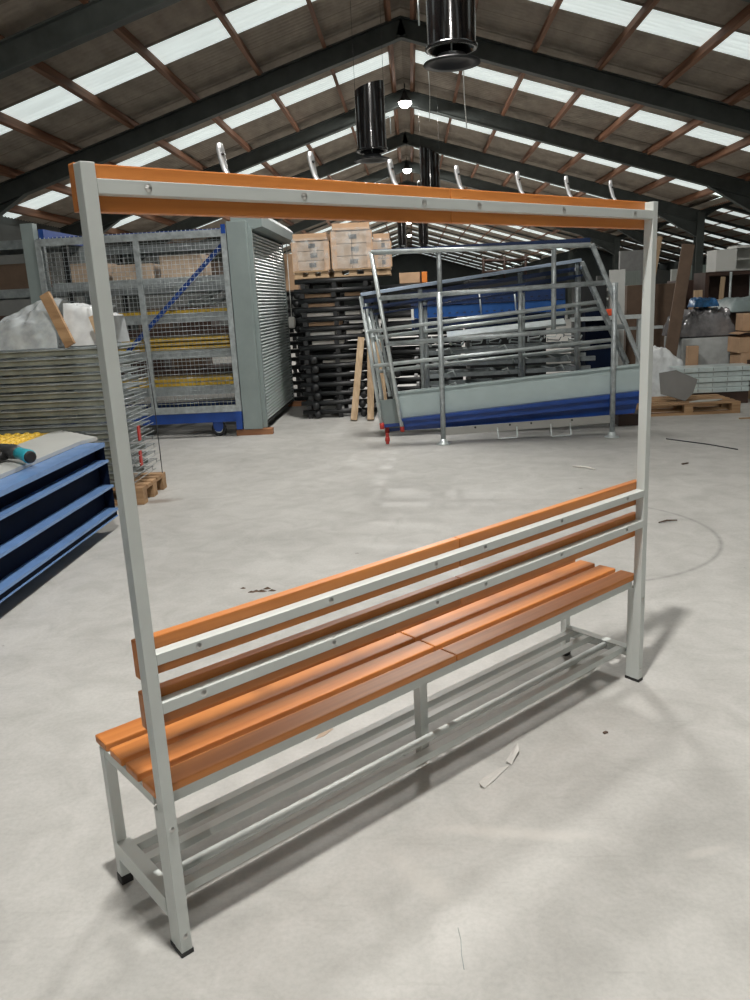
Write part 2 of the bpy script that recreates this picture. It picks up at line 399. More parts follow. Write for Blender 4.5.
# ------------------------------------------------------------------ lamps at the ridge
for k, y in enumerate((-8.5, 1.247, 8.5, 20.3, 30.3, 40.3, 50.3, 60.3)):
    lab = {3: 'bright round lamp hanging at the ridge above the black duct with slanted top', 4: 'smaller bright round lamp at the ridge close above the orange top board'}.get(k, 'round lamp at the ridge ' + ('far behind the viewer', 'straight above the changing bench', 'just before the biggest black duct', '', '', 'third beyond the smaller bright lamp', 'second beyond the smaller bright lamp', 'farthest down the hall')[k])
    z = 6.2 if k == 1 else 5.95
    t = thing('high_bay_lamp', lab, 'lamp', (-.136 if k == 1 else .03, y, z), 0, None)
    MB().lathe([(.0, .2), (.05, .2), (.07, .1), (.15, .02), (.17, -.02), (.155, -.02), (.06, .07), (0, .07)], (0, 0, 0), 20).build('housing', M_dgrey, t)
    MB().lathe([(0, -.14), (.07, -.13), (.12, -.09), (.145, -.035), (.15, -.005), (0, -.005)], (0, 0, 0), 20).build('lens', M_lens, t)
    MB().tube([(0, 0, .2), (0, 0, .38 if k != 1 else .2)], .012, 8).build('bracket', M_dgrey, t)
    ld = bpy.data.lights.new('lamp_light', 'AREA'); ld.shape = 'DISK'; ld.size = .2 if k != 2 else .9; ld.energy = (330, 355, 275, 420, 420, 420, 420, 420)[k]; ld.color = (1., .97, .925)
    lo = bpy.data.objects.new('lamp_light', ld); COL.objects.link(lo); lo.location = (-.136 if k == 1 else .03, y, z - .16)

# ------------------------------------------------------------------ the changing bench
bench = thing('changing_bench', 'long changing room bench with orange wooden slats, grey steel frame and coat hooks', 'bench', (-.606, 1.5745, 0), R(43.1))
L, A, B, H = 2.0, .029, .034, 1.784
BEV = .0035
for u in (0, L - A):
    up = MB().span((u, 0, .008), (u + A, B, H), .002).build('upright', M_paint, bench)
    MB().span((u - .002, -.002, 0), (u + A + .002, B + .001, .012), .002).build('foot_cap', M_rubber, up)
    for z in (.345, .053):
        b = MB(); b.lathe([(0, .004), (.004, .0035), (.0075, 0)], (0, 0, 0), 14)
        bmesh.ops.transform(b.bm, matrix=Matrix.Translation((u + A / 2, 0, z)) @ Matrix.Rotation(PI / 2, 4, 'X'), verts=b.bm.verts)
        b.build('bolt', M_zinc, up)
    lg = MB().span((u + .001, B, .008), (u + A - .001, B + .024, .385), .002).build('leg', M_paint, bench)
    MB().span((u - .001, B + .001, 0), (u + A + .001, B + .026, .012), .002).build('foot_cap', M_rubber, lg)
    lg = MB().span((u, .343, .012), (u + A, .371, .41), .002).build('leg', M_paint, bench)
    MB().span((u - .002, .341, 0), (u + A + .002, .373, .026), .002).build('foot_cap', M_rubber, lg)
BU = (.132, .511, .889, 1.098, 1.475, 1.862)
def rail(z0, z1, name):
    o = MB().span((A, 0, z0), (L - A, .032, z1), .0015).build(name, M_paint, bench)
    for u in BU:
        b = MB(); b.lathe([(0, .0045), (.0035, .004), (.0065, .0005), (.0085, 0)], (0, 0, 0), 14)
        bmesh.ops.transform(b.bm, matrix=Matrix.Translation((u, 0, (z0 + z1) / 2)) @ Matrix.Rotation(PI / 2, 4, 'X'), verts=b.bm.verts)
        b.build('bolt', M_zinc, o)
rail(1.7275, 1.755, 'top_rail'); rail(.751, .777, 'back_rail'); rail(.633, .660, 'back_rail')
for z0, z1, nm in ((1.698, 1.787, 'top_board'), (.7145, .805, 'backrest_board'), (.5915, .680, 'backrest_board')):
    MB().span((0, .0345, z0), (1.0215, .0605, z1), BEV).build(nm, M_board, bench)
    MB().span((1.0235, .0345, z0), (L, .0605, z1), BEV).build(nm, M_board, bench)
for v0 in (.036, .131, .2255, .3195):
    for a, b_ in ((0, .9985), (1.0015, L)):
        MB().span((a, v0, .413), (b_, v0 + .072, .435), .0045).build('seat_slat', M_board, bench)
sf = MB()
sf.span((A, .04, .384), (L - A, .062, .412), .0015); sf.span((A, .346, .384), (L - A, .368, .412), .0015)
for u in (.003, L - .028): sf.span((u, .06, .386), (u + .025, .346, .412), .0015)
for u in (.955, 1.02): sf.span((u, .062, .39), (u + .025, .346, .4125), .0015)
sf.build('seat_frame', M_paint, bench)
MB().span((.975, .185, .012), (1.01, .215, .39), .002).build('center_leg', M_paint, bench)
for v in (.082, .238, .316):
    MB().span((.0045, v - .014, .106), (L - .0045, v + .014, .1295), .0015).build('shoe_rack_bar', M_paint, bench)
MB().tube([(.037, .151, .116), (L - .037, .151, .116)], .0125, 14).build('shoe_rack_tube', M_paint, bench)
for u0, u1 in ((0, .036), (L - .036, L)):
    q = MB(); z = .133
    uo = u0 if u0 == 0 else u1 - .004
    q.span((uo, .0575, .082), (uo + .004, .3435, z - .003)); q.span((u0, .0575, z - .003), (u1, .3435, z))
    q.build('rack_end_bar', M_paint, bench)
def hook(u):
    q = MB()
    path = [(.0625, 1.712), (.066, 1.745), (.074, 1.772), (.088, 1.789), (.099, 1.806), (.106, 1.828), (.110, 1.848), (.111, 1.862)]
    wd = [.008, .008, .008, .0075, .008, .0098, .0108, .007]
    th = [.004, .004, .004, .004, .0035, .0032, .003, .002]
    rings = []
    for i, (v, z) in enumerate(path):
        a = Vector(path[max(i - 1, 0)]); c = Vector(path[min(i + 1, len(path) - 1)]); d = (c - a).normalized(); nn = Vector((-d.y, d.x))
        ring = []
        for k in range(12):
            t = 2 * PI * k / 12
            p = Vector((v, z)) + nn * th[i] * math.sin(t) - nn * (.004 * math.cos(t) ** 2 if i > 3 else 0)
            ring.append(q.bm.verts.new((u + wd[i] * math.cos(t), p.x, p.y)))
        rings.append(ring)
    for a, c in zip(rings, rings[1:]):
        for k in range(12):
            f = q.bm.faces.new((a[k], a[(k + 1) % 12], c[(k + 1) % 12], c[k])); f.smooth = True
    q.bm.faces.new(rings[0]); q.bm.faces.new(rings[-1])
    h = q.build('coat_hook', M_chrome, bench)
    b = MB(); b.lathe([(0, .003), (.003, .0025), (.004, 0)], (0, 0, 0), 10)
    bmesh.ops.transform(b.bm, matrix=Matrix.Translation((u, .1055, 1.838)) @ Matrix.Rotation(PI / 2, 4, 'X'), verts=b.bm.verts)
    b.build('screw', M_dgrey, h)
for u in (.371, .621, .879, 1.13, 1.395, 1.637, 1.884): hook(u)

# ------------------------------------------------------------------ blue channel beams at the left
XF = -2.15
BG = 'blue channel beams in the low stack'
M_blit = mat('lit_blue_steel', (.16, .29, .56), .24, .15, .12, 5)  # pale blue holds the rooflight reflection on the lit flanges
M_bdeep = mat('shaded_and_dark_blue', (.003, .007, .02), .7, 0, .2, 6, spec=.08)  # near-black paints the shade inside the channels; a dark crate shares it
def channel(z0, z1, label, k):
    ya, yb = 1.2, 5.47; t = .006; xf = XF - .012 * k
    q = MB(); q.span((xf - .56, ya, z0), (xf, yb, z0 + t)); q.span((xf - .004, ya, z0 - .012), (xf, yb, z0))
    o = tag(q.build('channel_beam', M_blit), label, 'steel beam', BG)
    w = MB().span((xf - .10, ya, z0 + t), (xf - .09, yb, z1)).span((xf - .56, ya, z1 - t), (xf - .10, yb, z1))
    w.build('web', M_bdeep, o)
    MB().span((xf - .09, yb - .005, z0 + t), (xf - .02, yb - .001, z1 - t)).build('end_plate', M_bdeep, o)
    return o
for kk, (nm, (z0, z1)) in enumerate((('third blue channel beam from the top of the stack left of the bench', (.155, .311)),
                     ('second blue channel beam from the top of the stack left of the bench', (.325, .491)),
                     ('topmost blue channel beam, its broad top face beside the grey panel', (.505, .626)))):
    o = channel(z0, z1, nm, kk)
    if kk == 0:
        MB().span((XF - .02, 1.2, .108), (XF - .012, 5.47, .142)).build('lower_flange', M_bdeep, o); MB().span((XF - .02, 1.2, .10), (XF - .004, 5.47, .107)).build('highlight_lip', M_blit, o)  # pale lip draws the bottom highlight line in its colour
    if kk == 2:
        MB().span((XF - .58, 1.2, .628), (XF - .036, 5.47, .634)).span((XF - .040, 1.2, .604), (XF - .036, 5.47, .628)).build('top_face', M_blit, o)
bt = tag(MB().span((XF - .6, 1.6, 0), (XF - .05, 1.7, .15)).span((XF - .6, 3.2, 0), (XF - .05, 3.3, .15)).build('timber_bearer', M_pal), 'dark timber bearers under the stack of blue channel beams', 'timber')
gp = tag(MB().prism([(-2.76, 1.4), (-2.38, 1.4), (-2.33, 5.40), (-2.27, 5.56), (-2.70, 5.98), (-2.76, 5.9)], (0, 0, .636), (1, 0, 0), (0, 1, 0), (0, 0, .024)).build('steel_sheet', M_lgrey), 'flat light grey steel panel lying on top of the blue beams', 'panel')
q = MB()
for k in range(7): q.box((-2.67 + .065 * k, 5.925 - .058 * k, .6655), (.02, .012, .002), (0, 0, -.75))
q.build('slot_row', M_black, gp)
# bumpy yellow treads beside the panel
for k in range(5):
    lab = 'yellow knobbed steel tread plank, %s of the pile behind the tool' % nth(k)
    x0, x1, z = -3.6, -2.80, .645 - k * .13
    t = tag(MB().span((x0, 3.6, z - .115), (x1, 5.98, z - .0), .004).build('tread_plank', M_yel), lab, 'steel plank', 'yellow tread planks in the left pile')
    if k == 0:
        q = MB()
        for i in range(10):
            for j in range(19):
                q.lathe([(.031, 0), (.027, .014), (.012, .022), (0, .022)], (x0 + .05 + i * .076, 4.5 + j * .077, z), 10)
        q.build('knobs', M_yel, t)
# black and teal power tool lying on the panel
tl = thing('power_tool', 'black power tool with teal rubber grip lying on the grey panel', 'tool', (-2.44, 4.70, .668), R(-35))
def blob(pts, rs, name, m, par, n=14):
    q = MB(); q.tube(pts, rs, n); o = q.build(name, m, par); return o
blob([(-.20, .0, .045), (-.17, 0, .05), (-.08, 0, .052), (0, .0, .055), (.05, 0, .05)], [.03, .042, .046, .045, .035], 'motor_body', M_dgrey, tl)
blob([(.04, 0, .05), (.09, -.005, .05), (.15, -.012, .045), (.19, -.016, .042), (.20, -.017, .041)], [.036, .036, .039, .043, .036], 'grip', M_teal, tl)
MB().lathe([(0, .012), (.036, .012), (.042, 0), (.036, -.012), (0, -.012)], (0, 0, 0), 16).bm.free()
blob([(.198, -.017, .041), (.206, -.018, .04), (.214, -.019, .04)], [.037, .037, .028], 'end_ring', M_rubber, tl)
blob([(-.06, -.03, .035), (-.05, -.10, .028), (-.05, -.13, .026)], [.03, .026, .02], 'side_handle', M_rubber, tl)
blob([(-.2, 0, .045), (-.235, 0, .042), (-.25, 0, .04)], [.036, .04, .03], 'gear_head', M_rust, tl)

# ------------------------------------------------------------------ pallets
def pallet(name_label, loc, rz, w=1.2, d=.8, group=None):
    t = thing('wooden_pallet', name_label, 'pallet', loc, rz, group)
    n = 5
    for k in range(n):
        y = -d / 2 + .05 + (d - .1) * k / (n - 1)
        MB().box((0, y, .13), (w, .1, .02), None, .003).build('deck_board', M_pal, t)
    for x in (-w / 2 + .05, 0, w / 2 - .05):
        for y in (-d / 2 + .05, 0, d / 2 - .05):
            MB().box((x, y, .07), (.1, .1, .078), None, .003).build('block', M_pal, t)
    for x in (-w / 2 + .05, 0, w / 2 - .05):
        MB().box((x, 0, .114), (.1, d, .012)).build('stringer_board', M_pal, t)
    for y in (-d / 2 + .05, 0, d / 2 - .05):
        MB().box((0, y, .016), (w, .1, .03)).build('bottom_board', M_pal, t)
    return t

# ------------------------------------------------------------------ stack of wire mesh decks on a pallet
pallet('worn pallet under the stack of wire mesh decks, its corner showing past the bench upright', (-2.86, 6.49, 0), 0, 1.3, .62)
NX = -2.25
dk = []
q0 = None
for k in range(17):
    z = 1.262 - k * .066
    lab = 'galvanised wire mesh deck, %s in the tall stack behind the blue beams' % nth(k)
    if q0 is None:
        t = thing('mesh_deck', lab, 'wire deck', (0, 0, z), 0, 'wire mesh decks in the tall stack')
        q = MB()
        q.span((-4.3, 6.185, -.050), (NX - .1, 6.19, -.010)); q.span((-4.3, 6.73, -.040), (NX - .1, 6.736, -.004))
        q.build('waterfall_edge', M_olive, t)
        MB().span((-4.3, 6.172, -.010), (NX - .1, 6.188, -.003)).build('edge_lip', M_galv, t)
        q = MB()
        for j in range(11): q.tube([(-4.3, 6.2 + j * .054, .0005), (NX - .015, 6.2 + j * .054, .0005)], .0026, 5)
        for i in range(26):
            x = NX - .03 - i * .08
            q.tube([(x, 6.172, -.002), (x, 6.2, .006), (x, 6.74, .006), (x, 6.745, -.03)], .0026, 5)
        q.build('wire_mesh', M_galvd, t)
        q = MB(); q.tube([(NX - .01, 6.178, -.02), (NX + .004, 6.185, -.016), (NX + .004, 6.735, -.016), (NX - .01, 6.74, -.02)], .003, 6)
        q.build('end_wire', M_galv, t)
        for x in (NX - .5, NX - .95, NX - 1.4): MB().span((x, 6.2, -.045), (x + .07, 6.72, -.004)).build('channel_support', M_galvd, t)
        q0 = t
    else:
        t = dup(q0, (random.uniform(-.006, .01), random.uniform(-.006, .006), z), (0, 0, random.uniform(-.004, .004)), lab)
    dk.append(t)
for k, z in ((0, .36), (1, .56)):
    tag(MB().box((NX + .015, 6.30 + .03 * k, z), (.012, .05, .12), (0, 0, 0), .003).build('plastic_clip', M_red),
        'red plastic clip on the end of the mesh deck stack, %s of the two' % ('lower' if k == 0 else 'upper'), 'clip', 'red clips on the mesh decks')
tag(MB().tube([(NX + .03, 6.75, .04), (NX + .028, 6.752, .7), (NX + .01, 6.74, 1.27)], .004, 6).build('strapping_wire', M_dgrey), 'thin dark strap running down the end of the mesh deck stack', 'strap')

# clear film crumpled over the top with timber battens
from mathutils import noise
def crumple(name, m, fn, nu, nv, amp, seed, parent=None, freq=7., edge=True):
    off = Vector((seed * 3.7, seed * 1.3, seed * .7))
    def f(u, v):
        p = Vector(fn(u, v)); a = p * freq + off
        d = noise.noise(a) + .5 * noise.noise(a * 2.3) + .9 * (.5 - abs(noise.noise(a * 1.6 + Vector((9, 2, 5))))) 
        e = min(1, 8 * min(u, 1 - u, v, 1 - v)) if edge else 1
        k = Vector((noise.noise(a + Vector((5, 0, 0))), noise.noise(a + Vector((0, 7, 0))), d))
        return p + k * amp * e
    q = MB(); q.grid(f, nu, nv); return q.build(name, m, parent)
def tent(u, v):
    x = -3.66 + .912 * u; y = 6.20 + .52 * v
    pk = max(0, 1 - max(0, -2.88 - x) / .85) ** .9
    z = 1.272 + .37 * pk * max(0, math.sin(PI * v)) ** .5
    return (x, y, z)
tag(crumple('plastic_sheet', M_film, tent, 70, 44, .034, 3, None, 6.), 'crumpled clear plastic sheet heaped on the mesh deck stack', 'plastic sheet')
tag(crumple('wrapped_bundle', M_filmw, lambda u, v: (-2.735 + .38 * u, 6.30 + .42 * v, 1.276 + .33 * (1 - u * .35) * min(1, 5 * v) * min(1, 6 * (1 - v))), 36, 30, .022, 8, None, 12.), 'shiny white plastic bundle under the bench upright, next to the clear sheet', 'bundle')
tag(MB().bar((-2.80, 6.225, 1.68), (-2.625, 6.16, 1.285), .085, .028, (0, 1, .3), .003).build('timber_batten', M_pal), 'brown timber batten leaning out of the clear plastic sheet', 'batten')
tag(MB().bar((-2.44, 6.20, 1.50), (-2.375, 6.19, 1.275), .06, .028, (0, 1, .3), .003).build('timber_batten', M_pine), 'short orange batten end on the mesh decks just right of the bench upright', 'batten')

# ------------------------------------------------------------------ mesh cage on castors
cage = thing('mesh_cage', 'tall mobile storage cage with galvanised mesh side and blue castor base', 'storage cage', (0, 0, 0))
CX0, CX1, CY0, CY1 = -4.30, -2.076, 9.52, 10.8
fr_ = MB()
for x in (CX0 + .03, -3.13, CX1 - .032): fr_.span((x - .03, CY0 - .03, .30), (x + .03, CY0, 2.38))
for z in (.34, 2.34): fr_.span((CX0, CY0 - .031, z - .04), (CX1, CY0 - .001, z + .04))
fr_.build('mesh_frame', M_galv, cage)
q = MB()
for i in range(44): q.tube([(CX0 + .06 + i * .05, CY0 - .012, .36), (CX0 + .06 + i * .05, CY0 - .012, 2.32)], .0024, 4)
for j in range(40): q.tube([(CX0 + .03, CY0 - .016, .37 + j * .05), (CX1 - .036, CY0 - .016, .37 + j * .05)], .0024, 4)
q.build('wire_mesh', M_galv, cage)
for z in (.55, .99, 1.42, 1.84):
    MB().span((CX0 + .05, CY0 + .18, z - .05), (CX1 - .03, CY0 + .20, z + .05)).span((CX0 + .05, CY0 + .2, z + .03), (CX1 - .03, CY1 - .1, z + .05)).build('shelf', M_galv, cage)
for x in (CX0 + .04, CX1 - .04):
    for y in (CY0 + .05, CY1 - .05): MB().span((x - .035, y - .03, .28), (x + .035, y + .03, 2.38)).build('corner_post', M_galvd, cage)
MB().bar((CX1 - .03, CY0 + .05, 2.25), (-3.45, CY0 + .1, 1.02), .03, .05).build('brace', M_blue, cage)
MB().span((CX0 + .06, CY0 + .3, 2.385), (CX1 - .08, CY0 + .34, 2.42)).span((CX0, CY0 + .1, 2.38), (CX0 + .06, CY1, 2.50)).build('top_beam', M_blue, cage)
q = MB()
for i in range(44): q.span((CX0 + .06 + i * .05, CY0 - .02, 2.38), (CX0 + .068 + i * .05, CY0 - .012, 2.395))
q.build('wire_ends', M_galvl, cage)
MB().span((CX1 - .05, CY0 - .04, 2.33), (CX1, CY0 - .032, 2.43)).build('corner_bracket', M_blue, cage)
MB().span((CX0, CY0 - .02, .18), (CX1, CY0 + .05, .295)).span((CX0, CY1 - .05, .18), (CX1, CY1, .295)).span((CX0, CY0, .19), (CX0 + .07, CY1, .29)).span((CX1 - .07, CY0, .19), (CX1, CY1, .29)).build('base_frame', M_blue, cage)
MB().span((CX1 - .075, CY0 - .04, .085), (CX1 - .005, CY0 + .02, .30)).build('corner_foot', M_blue, cage)
for x in (CX1 - .31, CX0 + .3):
    for y in (CY0 + .06, CY1 - .1):
        c = MB().prism([(-.07, .22), (.07, .22), (.055, .1), (.03, .06), (-.03, .06), (-.055, .1)], (x, y - .045, 0), (1, 0, 0), (0, 0, 1), (0, .012, 0)).build('castor_fork', M_blue, cage)
        w = MB(); w.lathe([(.0, .02), (.05, .02), (.05, .022), (.085, .022), (.09, .01), (.09, -.01), (.085, -.022), (.05, -.022), (0, -.02)], (0, 0, 0), 22)
        bmesh.ops.transform(w.bm, matrix=Matrix.Translation((x, y, .091)) @ Matrix.Rotation(PI / 2, 4, 'X'), verts=w.bm.verts)
        w.build('wheel', M_rubber, c)
        w = MB(); w.lathe([(.0, .026), (.045, .026), (.05, .02)], (0, 0, 0), 18)
        bmesh.ops.transform(w.bm, matrix=Matrix.Translation((x, y - .01, .091)) @ Matrix.Rotation(PI / 2, 4, 'X'), verts=w.bm.verts)
        w.build('hub', M_galvl, c)
MB().span((CX0 - .15, CY0 - .02, .03), (CX0 - .005, CY0 + .1, 2.56), .004).build('end_post', M_greym, cage)
# goods lying on the cage shelves
for k, (z, n) in enumerate(((1.475, 1), (1.045, 3), (.605, 2))):
    for j in range(n):
        nm = ['thin yellow plank on the second shelf of the mesh cage', 'yellow plank on the third shelf of the mesh cage', 'yellow plank on the lowest shelf of the mesh cage'][k]
        nm += '' if n == 1 else (', ' + ['lowest of its pile', 'second one up', 'third one up'][j])
        tag(MB().box((-2.95 + .03 * j, CY0 + .52, z + .016 + j * .052), (1.5 - .1 * j, .5, .035), (0, 0, .02 * j), .004).build('tread_plank', M_yel), nm, 'steel plank', 'yellow planks inside the mesh cage')
for j, (x, w, h) in enumerate(((-3.9, .4, .22), (-3.35, .5, .18), (-2.75, .5, .26))):
    tag(MB().box((x, CY0 + .65, 1.895 + h / 2), (w, .5, h), None, .006).build('carton', M_cardp), 'brown carton on the top shelf of the mesh cage, %s' % ('farthest from the shutter', 'the flat middle one', 'the taller one nearest the shutter')[j], 'carton', 'cartons in the mesh cage')
for j, (x, z) in enumerate(((-3.99, 1.475), (-2.5, 1.532), (-3.9, 1.045), (-3.9, .605))):
    q = MB()
    for i in range(6): q.tube([(x - .18 + .07 * i, CY0 + .3, z + .03), (x - .18 + .07 * i + .02, CY0 + .9, z + .03 + .02 * i)], .022, 8)
    q.tube([(x - .2, CY0 + .4, z + .06), (x + .22, CY0 + .42, z + .18)], .02, 8)
    tag(q.build('steel_fitting', M_galvd), ('galvanised fittings on the second cage shelf, end by the grey post', 'galvanised fittings on the second cage shelf, beside the yellow plank', 'galvanised fittings on the third cage shelf', 'galvanised fittings on the lowest cage shelf')[j], 'fittings', 'loose fittings in the mesh cage')

# roller shutter cabinet
sh = thing('roller_shutter_unit', 'tall grey cabinet with ribbed metal roller shutter and hexagonal hood', 'shutter cabinet', (0, 0, 0))
SX, SY0, SY1 = -1.84, 9.66, 12.15
MB().span((-2.07, SY0 - .15, .075), (-1.845, SY0 - .002, 2.46), .006).build('front_post', M_greym, sh)
MB().span((-1.845, SY0 - .06, .075), (-1.80, SY0 - .001, 2.40), .004).build('guide_channel', M_greym, sh)
MB().span((-2.055, SY1 + .002, .075), (-1.845, SY1 + .1, 2.40), .004).build('rear_post', M_greym, sh)
MB().span((-2.05, SY0, .09), (-2.02, SY1, 2.42)).span((-2.02, SY0, 2.38), (-1.9, SY1, 2.42)).build('back_panel', M_greym, sh)
q = MB(); n = 56; z0, z1 = .11, 2.36; pf = []
for k in range(n):
    za = z0 + (z1 - z0) * k / n; hh = (z1 - z0) / n
    pf += [(-.022, za), (-.022, za + hh * .22), (.010, za + hh * .36), (.016, za + hh * .62), (.010, za + hh * .9), (-.022, za + hh * .99)]
ra = [q.bm.verts.new((SX - .02 + x, SY0, z)) for x, z in pf]; rb = [q.bm.verts.new((SX - .02 + x, SY1, z)) for x, z in pf]
for k in range(len(pf) - 1): q.bm.faces.new((ra[k], rb[k], rb[k + 1], ra[k + 1]))
cu_ = q.build('shutter_curtain', M_slat, sh)
MB().span((SX - .03, SY0 + .002, .085), (SX - .0, SY1 - .002, .108)).build('bottom_bar', M_rubber, sh)
MB().prism([(-.2, 2.39), (.06, 2.375), (.16, 2.40), (.16, 2.52), (.08, 2.60), (-.2, 2.60)], (SX, SY0 - .02, 0), (1, 0, 0), (0, 0, 1), (0, SY1 - SY0 + .12, 0)).build('hood', M_greym, sh)
mb_ = MB().box((-1.79, SY1 + .04, 1.25), (.105, .12, .17), None, .04).build('motor_box', M_whitep, sh)
MB().tube([(-1.785, SY1 + .02, 1.32), (-1.785, SY1 + .02, 2.37)], .006, 6).build('pull_cord', M_whitep, sh)
for y, lab in ((9.58, 'reddish wooden block under the front foot of the shutter cabinet'), (12.2, 'small wooden block under the rear foot of the shutter cabinet')):
    tag(MB().box((-1.95 if y < 10 else -1.83, y, .0365), (.44 if y < 10 else .34, .1, .073), None, .004).build('wooden_block', wood('block_wood', (.26, .11, .05), (.40, .19, .09), .7)), lab, 'wood block')

# dark rack behind at the far left
for n_, (x0, x1, y) in enumerate(((-7.2, -4.75, 11.4), (-5.0, -2.2, 13.4))):
    t = thing('shelving_rack', ('dark shelving rack beyond the grey post at the left edge', 'dark shelving rack standing behind the mesh cage')[n_], 'rack', (0, 0, 0))
    for x in (x0, x1):
        for yy in (y, y + .9): MB().span((x - .04, yy - .03, 0), (x + .04, yy + .03, 2.55)).build('post', M_black, t)
    for z in (.5, 1.15, 1.85, 2.5):
        MB().span((x0 + .04, y - .02, z - .06), (x1 - .04, y + .02, z + .06)).span((x0 + .04, y + .88, z - .06), (x1 - .04, y + .92, z + .06)).span((x0 + .04, y + .02, z + .02), (x1 - .04, y + .88, z + .05)).build('shelf_beam', M_galvd if z > 1.5 else M_dkbrown, t)
    for k in range(6):
        z = (.55, 1.2, 1.9)[k % 3]; x = x0 + .5 + .7 * (k // 3) + .2 * (k % 3)
        tag(MB().box((x, y + .45, z + .005 + .18), (.55, .6, .35), None, .01).build('storage_carton', M_brown if k % 2 else M_dkbrown),
            'dark carton on the rack %s, %s column on the %s shelf' % (('at the left edge', 'behind the mesh cage')[n_], ('first', 'second')[k // 3], ('bottom', 'middle', 'upper')[k % 3]), 'carton', 'cartons on the dark racks')

# ------------------------------------------------------------------ stacks of black trolley frames
def trolley(label, loc, rz, w=.98, d=.9, wheels=True, group='black trolley frames'):
    t = thing('trolley_frame', label, 'trolley', loc, rz, group)
    for y in (-d / 2, d / 2): MB().tube([(-w / 2, y, .085), (w / 2, y, .085)], .033, 10).build('side_tube', M_black, t)
    for x in (-w / 2 + .06, -.08, w / 2 - .06): MB().bar((x, -d / 2, .072), (x, d / 2, .072), .05, .035).build('cross_bar', M_black, t)
    for x in (-w / 2 + .1, 0., w / 2 - .1):
        for y in (-d / 2, d / 2): MB().span((x - .03, y - .025, .0), (x + .03, y + .025, .06)).build('stub_foot', M_black, t)
    if wheels:
        for x in (-w / 2 + .2, w / 2 - .2):
            wh = MB(); wh.lathe([(0, .02), (.04, .02), (.048, .01), (.048, -.01), (.04, -.02), (0, -.02)], (0, 0, 0), 14)
            bmesh.ops.transform(wh.bm, matrix=Matrix.Translation((x, -d / 2 - .045, .05)) @ Matrix.Rotation(PI / 2, 4, 'X'), verts=wh.bm.verts)
            wh.build('wheel', M_black, t)
    return t
def tstack(cx, cy, n, where, w, wheels_below):
    tw = trolley('x', (cx, cy, 0), 0, w, .9, True); tn = None
    tops = n - 1
    for k in range(n):
        lab = 'black trolley frame, %s, stack %s' % (nth(n - 1 - k), where)
        rz = random.uniform(-.02, .02); dx = random.uniform(-.03, .03)
        if k == 0: tw['label'] = lab
        elif k < wheels_below: dup(tw, (cx + dx, cy + dx * .5, k * .1215), (0, 0, rz), lab)
        elif tn is None: tn = trolley(lab, (cx + dx, cy, k * .1215), rz, w, .9, False)
        else: dup(tn, (cx + dx, cy + dx * .5, k * .1215), (0, 0, rz), lab)
    return n * .1215
tstack(-1.0, 11.2, 15, 'under the wrapped cartons', 1.02, 7)
tstack(.12, 11.35, 14, 'behind the slanted railings', 1.12, 5)
tstack(-1.45, 12.88, 14, 'behind the shutter cabinet', .9, 14)
q = MB(); q.span((-.9, -.30, -.004), (.9, .3, 0))
for k, z in enumerate((.73,)):
    pass
CG = 'sheets lying between black frames'
# wrapped cartons on small pallets on top of the first stack
def wrapped(loc, w, h, label, lid):
    t = thing('wrapped_load', label, 'wrapped load', loc, random.uniform(-.05, .05))
    q = MB()
    for y in (-.3, 0, .3): q.box((0, y, .012), (w, .08, .02))
    for x in (-w / 2 + .06, 0, w / 2 - .06):
        for y in (-.3, .3): q.box((x, y, .05), (.1, .08, .056))
    for y in (-.3, -.1, .1, .3): q.box((0, y, .088), (w, .12, .02))
    q.build('base_pallet', M_pine, t)
    q = MB(); rows = 3
    for r in range(rows):
        for c in range(2):
            q.box(((c - .5) * w * .47, 0, .10 + (r + .5) * (h - .2) / rows), (w * .46, .62, (h - .2) / rows - .006), None, .006)
    q.build('carton_block', M_cardp, t)
    q = MB()
    for r in range(rows): q.box((.02 + .02 * (r % 2), -.313, .10 + (r + .55) * (h - .2) / rows), (w * .2, .004, .055))
    q.build('printed_patch', M_dgrey, t)
    MB().box((0, 0, h - .045), (w * .96, .64, .085), None, .004).build('lid', M_card, t)
    for x in (-w / 2 + .02, w / 2 - .02): MB().box((x, -.315, .1 + (h - .2) / 2), (.075, .012, h - .2)).build('edge_board', M_card, t)
    crumple('film_wrap', M_filmc, lambda u, v: (-w / 2 * 1.02 + w * 1.02 * u, -.335, .06 + (h - .12) * v), 16, 16, .006, int(w * 100), t)
    return t
ZT = 15 * .1215 + .003
wrapped((-1.26, 11.1, ZT), .46, .56, 'film-wrapped carton load on the black frames, beside the shutter hood', 0)
wrapped((-.75, 11.08, ZT), .50, .66, 'taller film-wrapped carton load on the black frames, lid tied with white string', 1)
wrapped((-.36, 11.2, ZT), .22, .52, 'narrow film-wrapped load squeezed behind the slanted railing corner', 0)
tag(MB().box((-1.75, 12.88, 13 * .1215 + .119 + .011), (.5, .98, .02), None, .003).build('chipboard_sheet', M_brown), 'brown chipboard sheet lying on the frame stack behind the shutter cabinet', 'board')
tag(MB().box((-1.85, 12.86, 13 * .1215 + .142 + .27), (.26, .3, .54), None, .006).build('carton', M_card), 'plain cardboard carton half hidden behind the shutter cabinet', 'carton')
q = MB(); pts = [Vector((-.62 + .07 * math.cos(a) * (1 - .1 * i), 10.8 + .05 * math.sin(a * 1.3), ZT + .70 + .02 * math.sin(2 * a))) for i, a in enumerate([k * .5 for k in range(15)])]
tag(q.tube(pts, .011, 6).build('string_coil', M_whitep), 'white string loop on top of the taller wrapped load', 'string')
tag(MB().box((-.0, 11.1, 14 * .1215 + .07), (.27, .4, .135), (0, 0, -.05), .005).build('carton', M_card), 'low brown carton on the black frames behind the top rail', 'carton')
tag(MB().box((.19, 11.0, 14 * .1215 + .07), (.07, .3, .135), (0, 0, -.05), .005).build('carton', M_orange), 'narrow orange and white carton next to the low brown carton', 'carton')
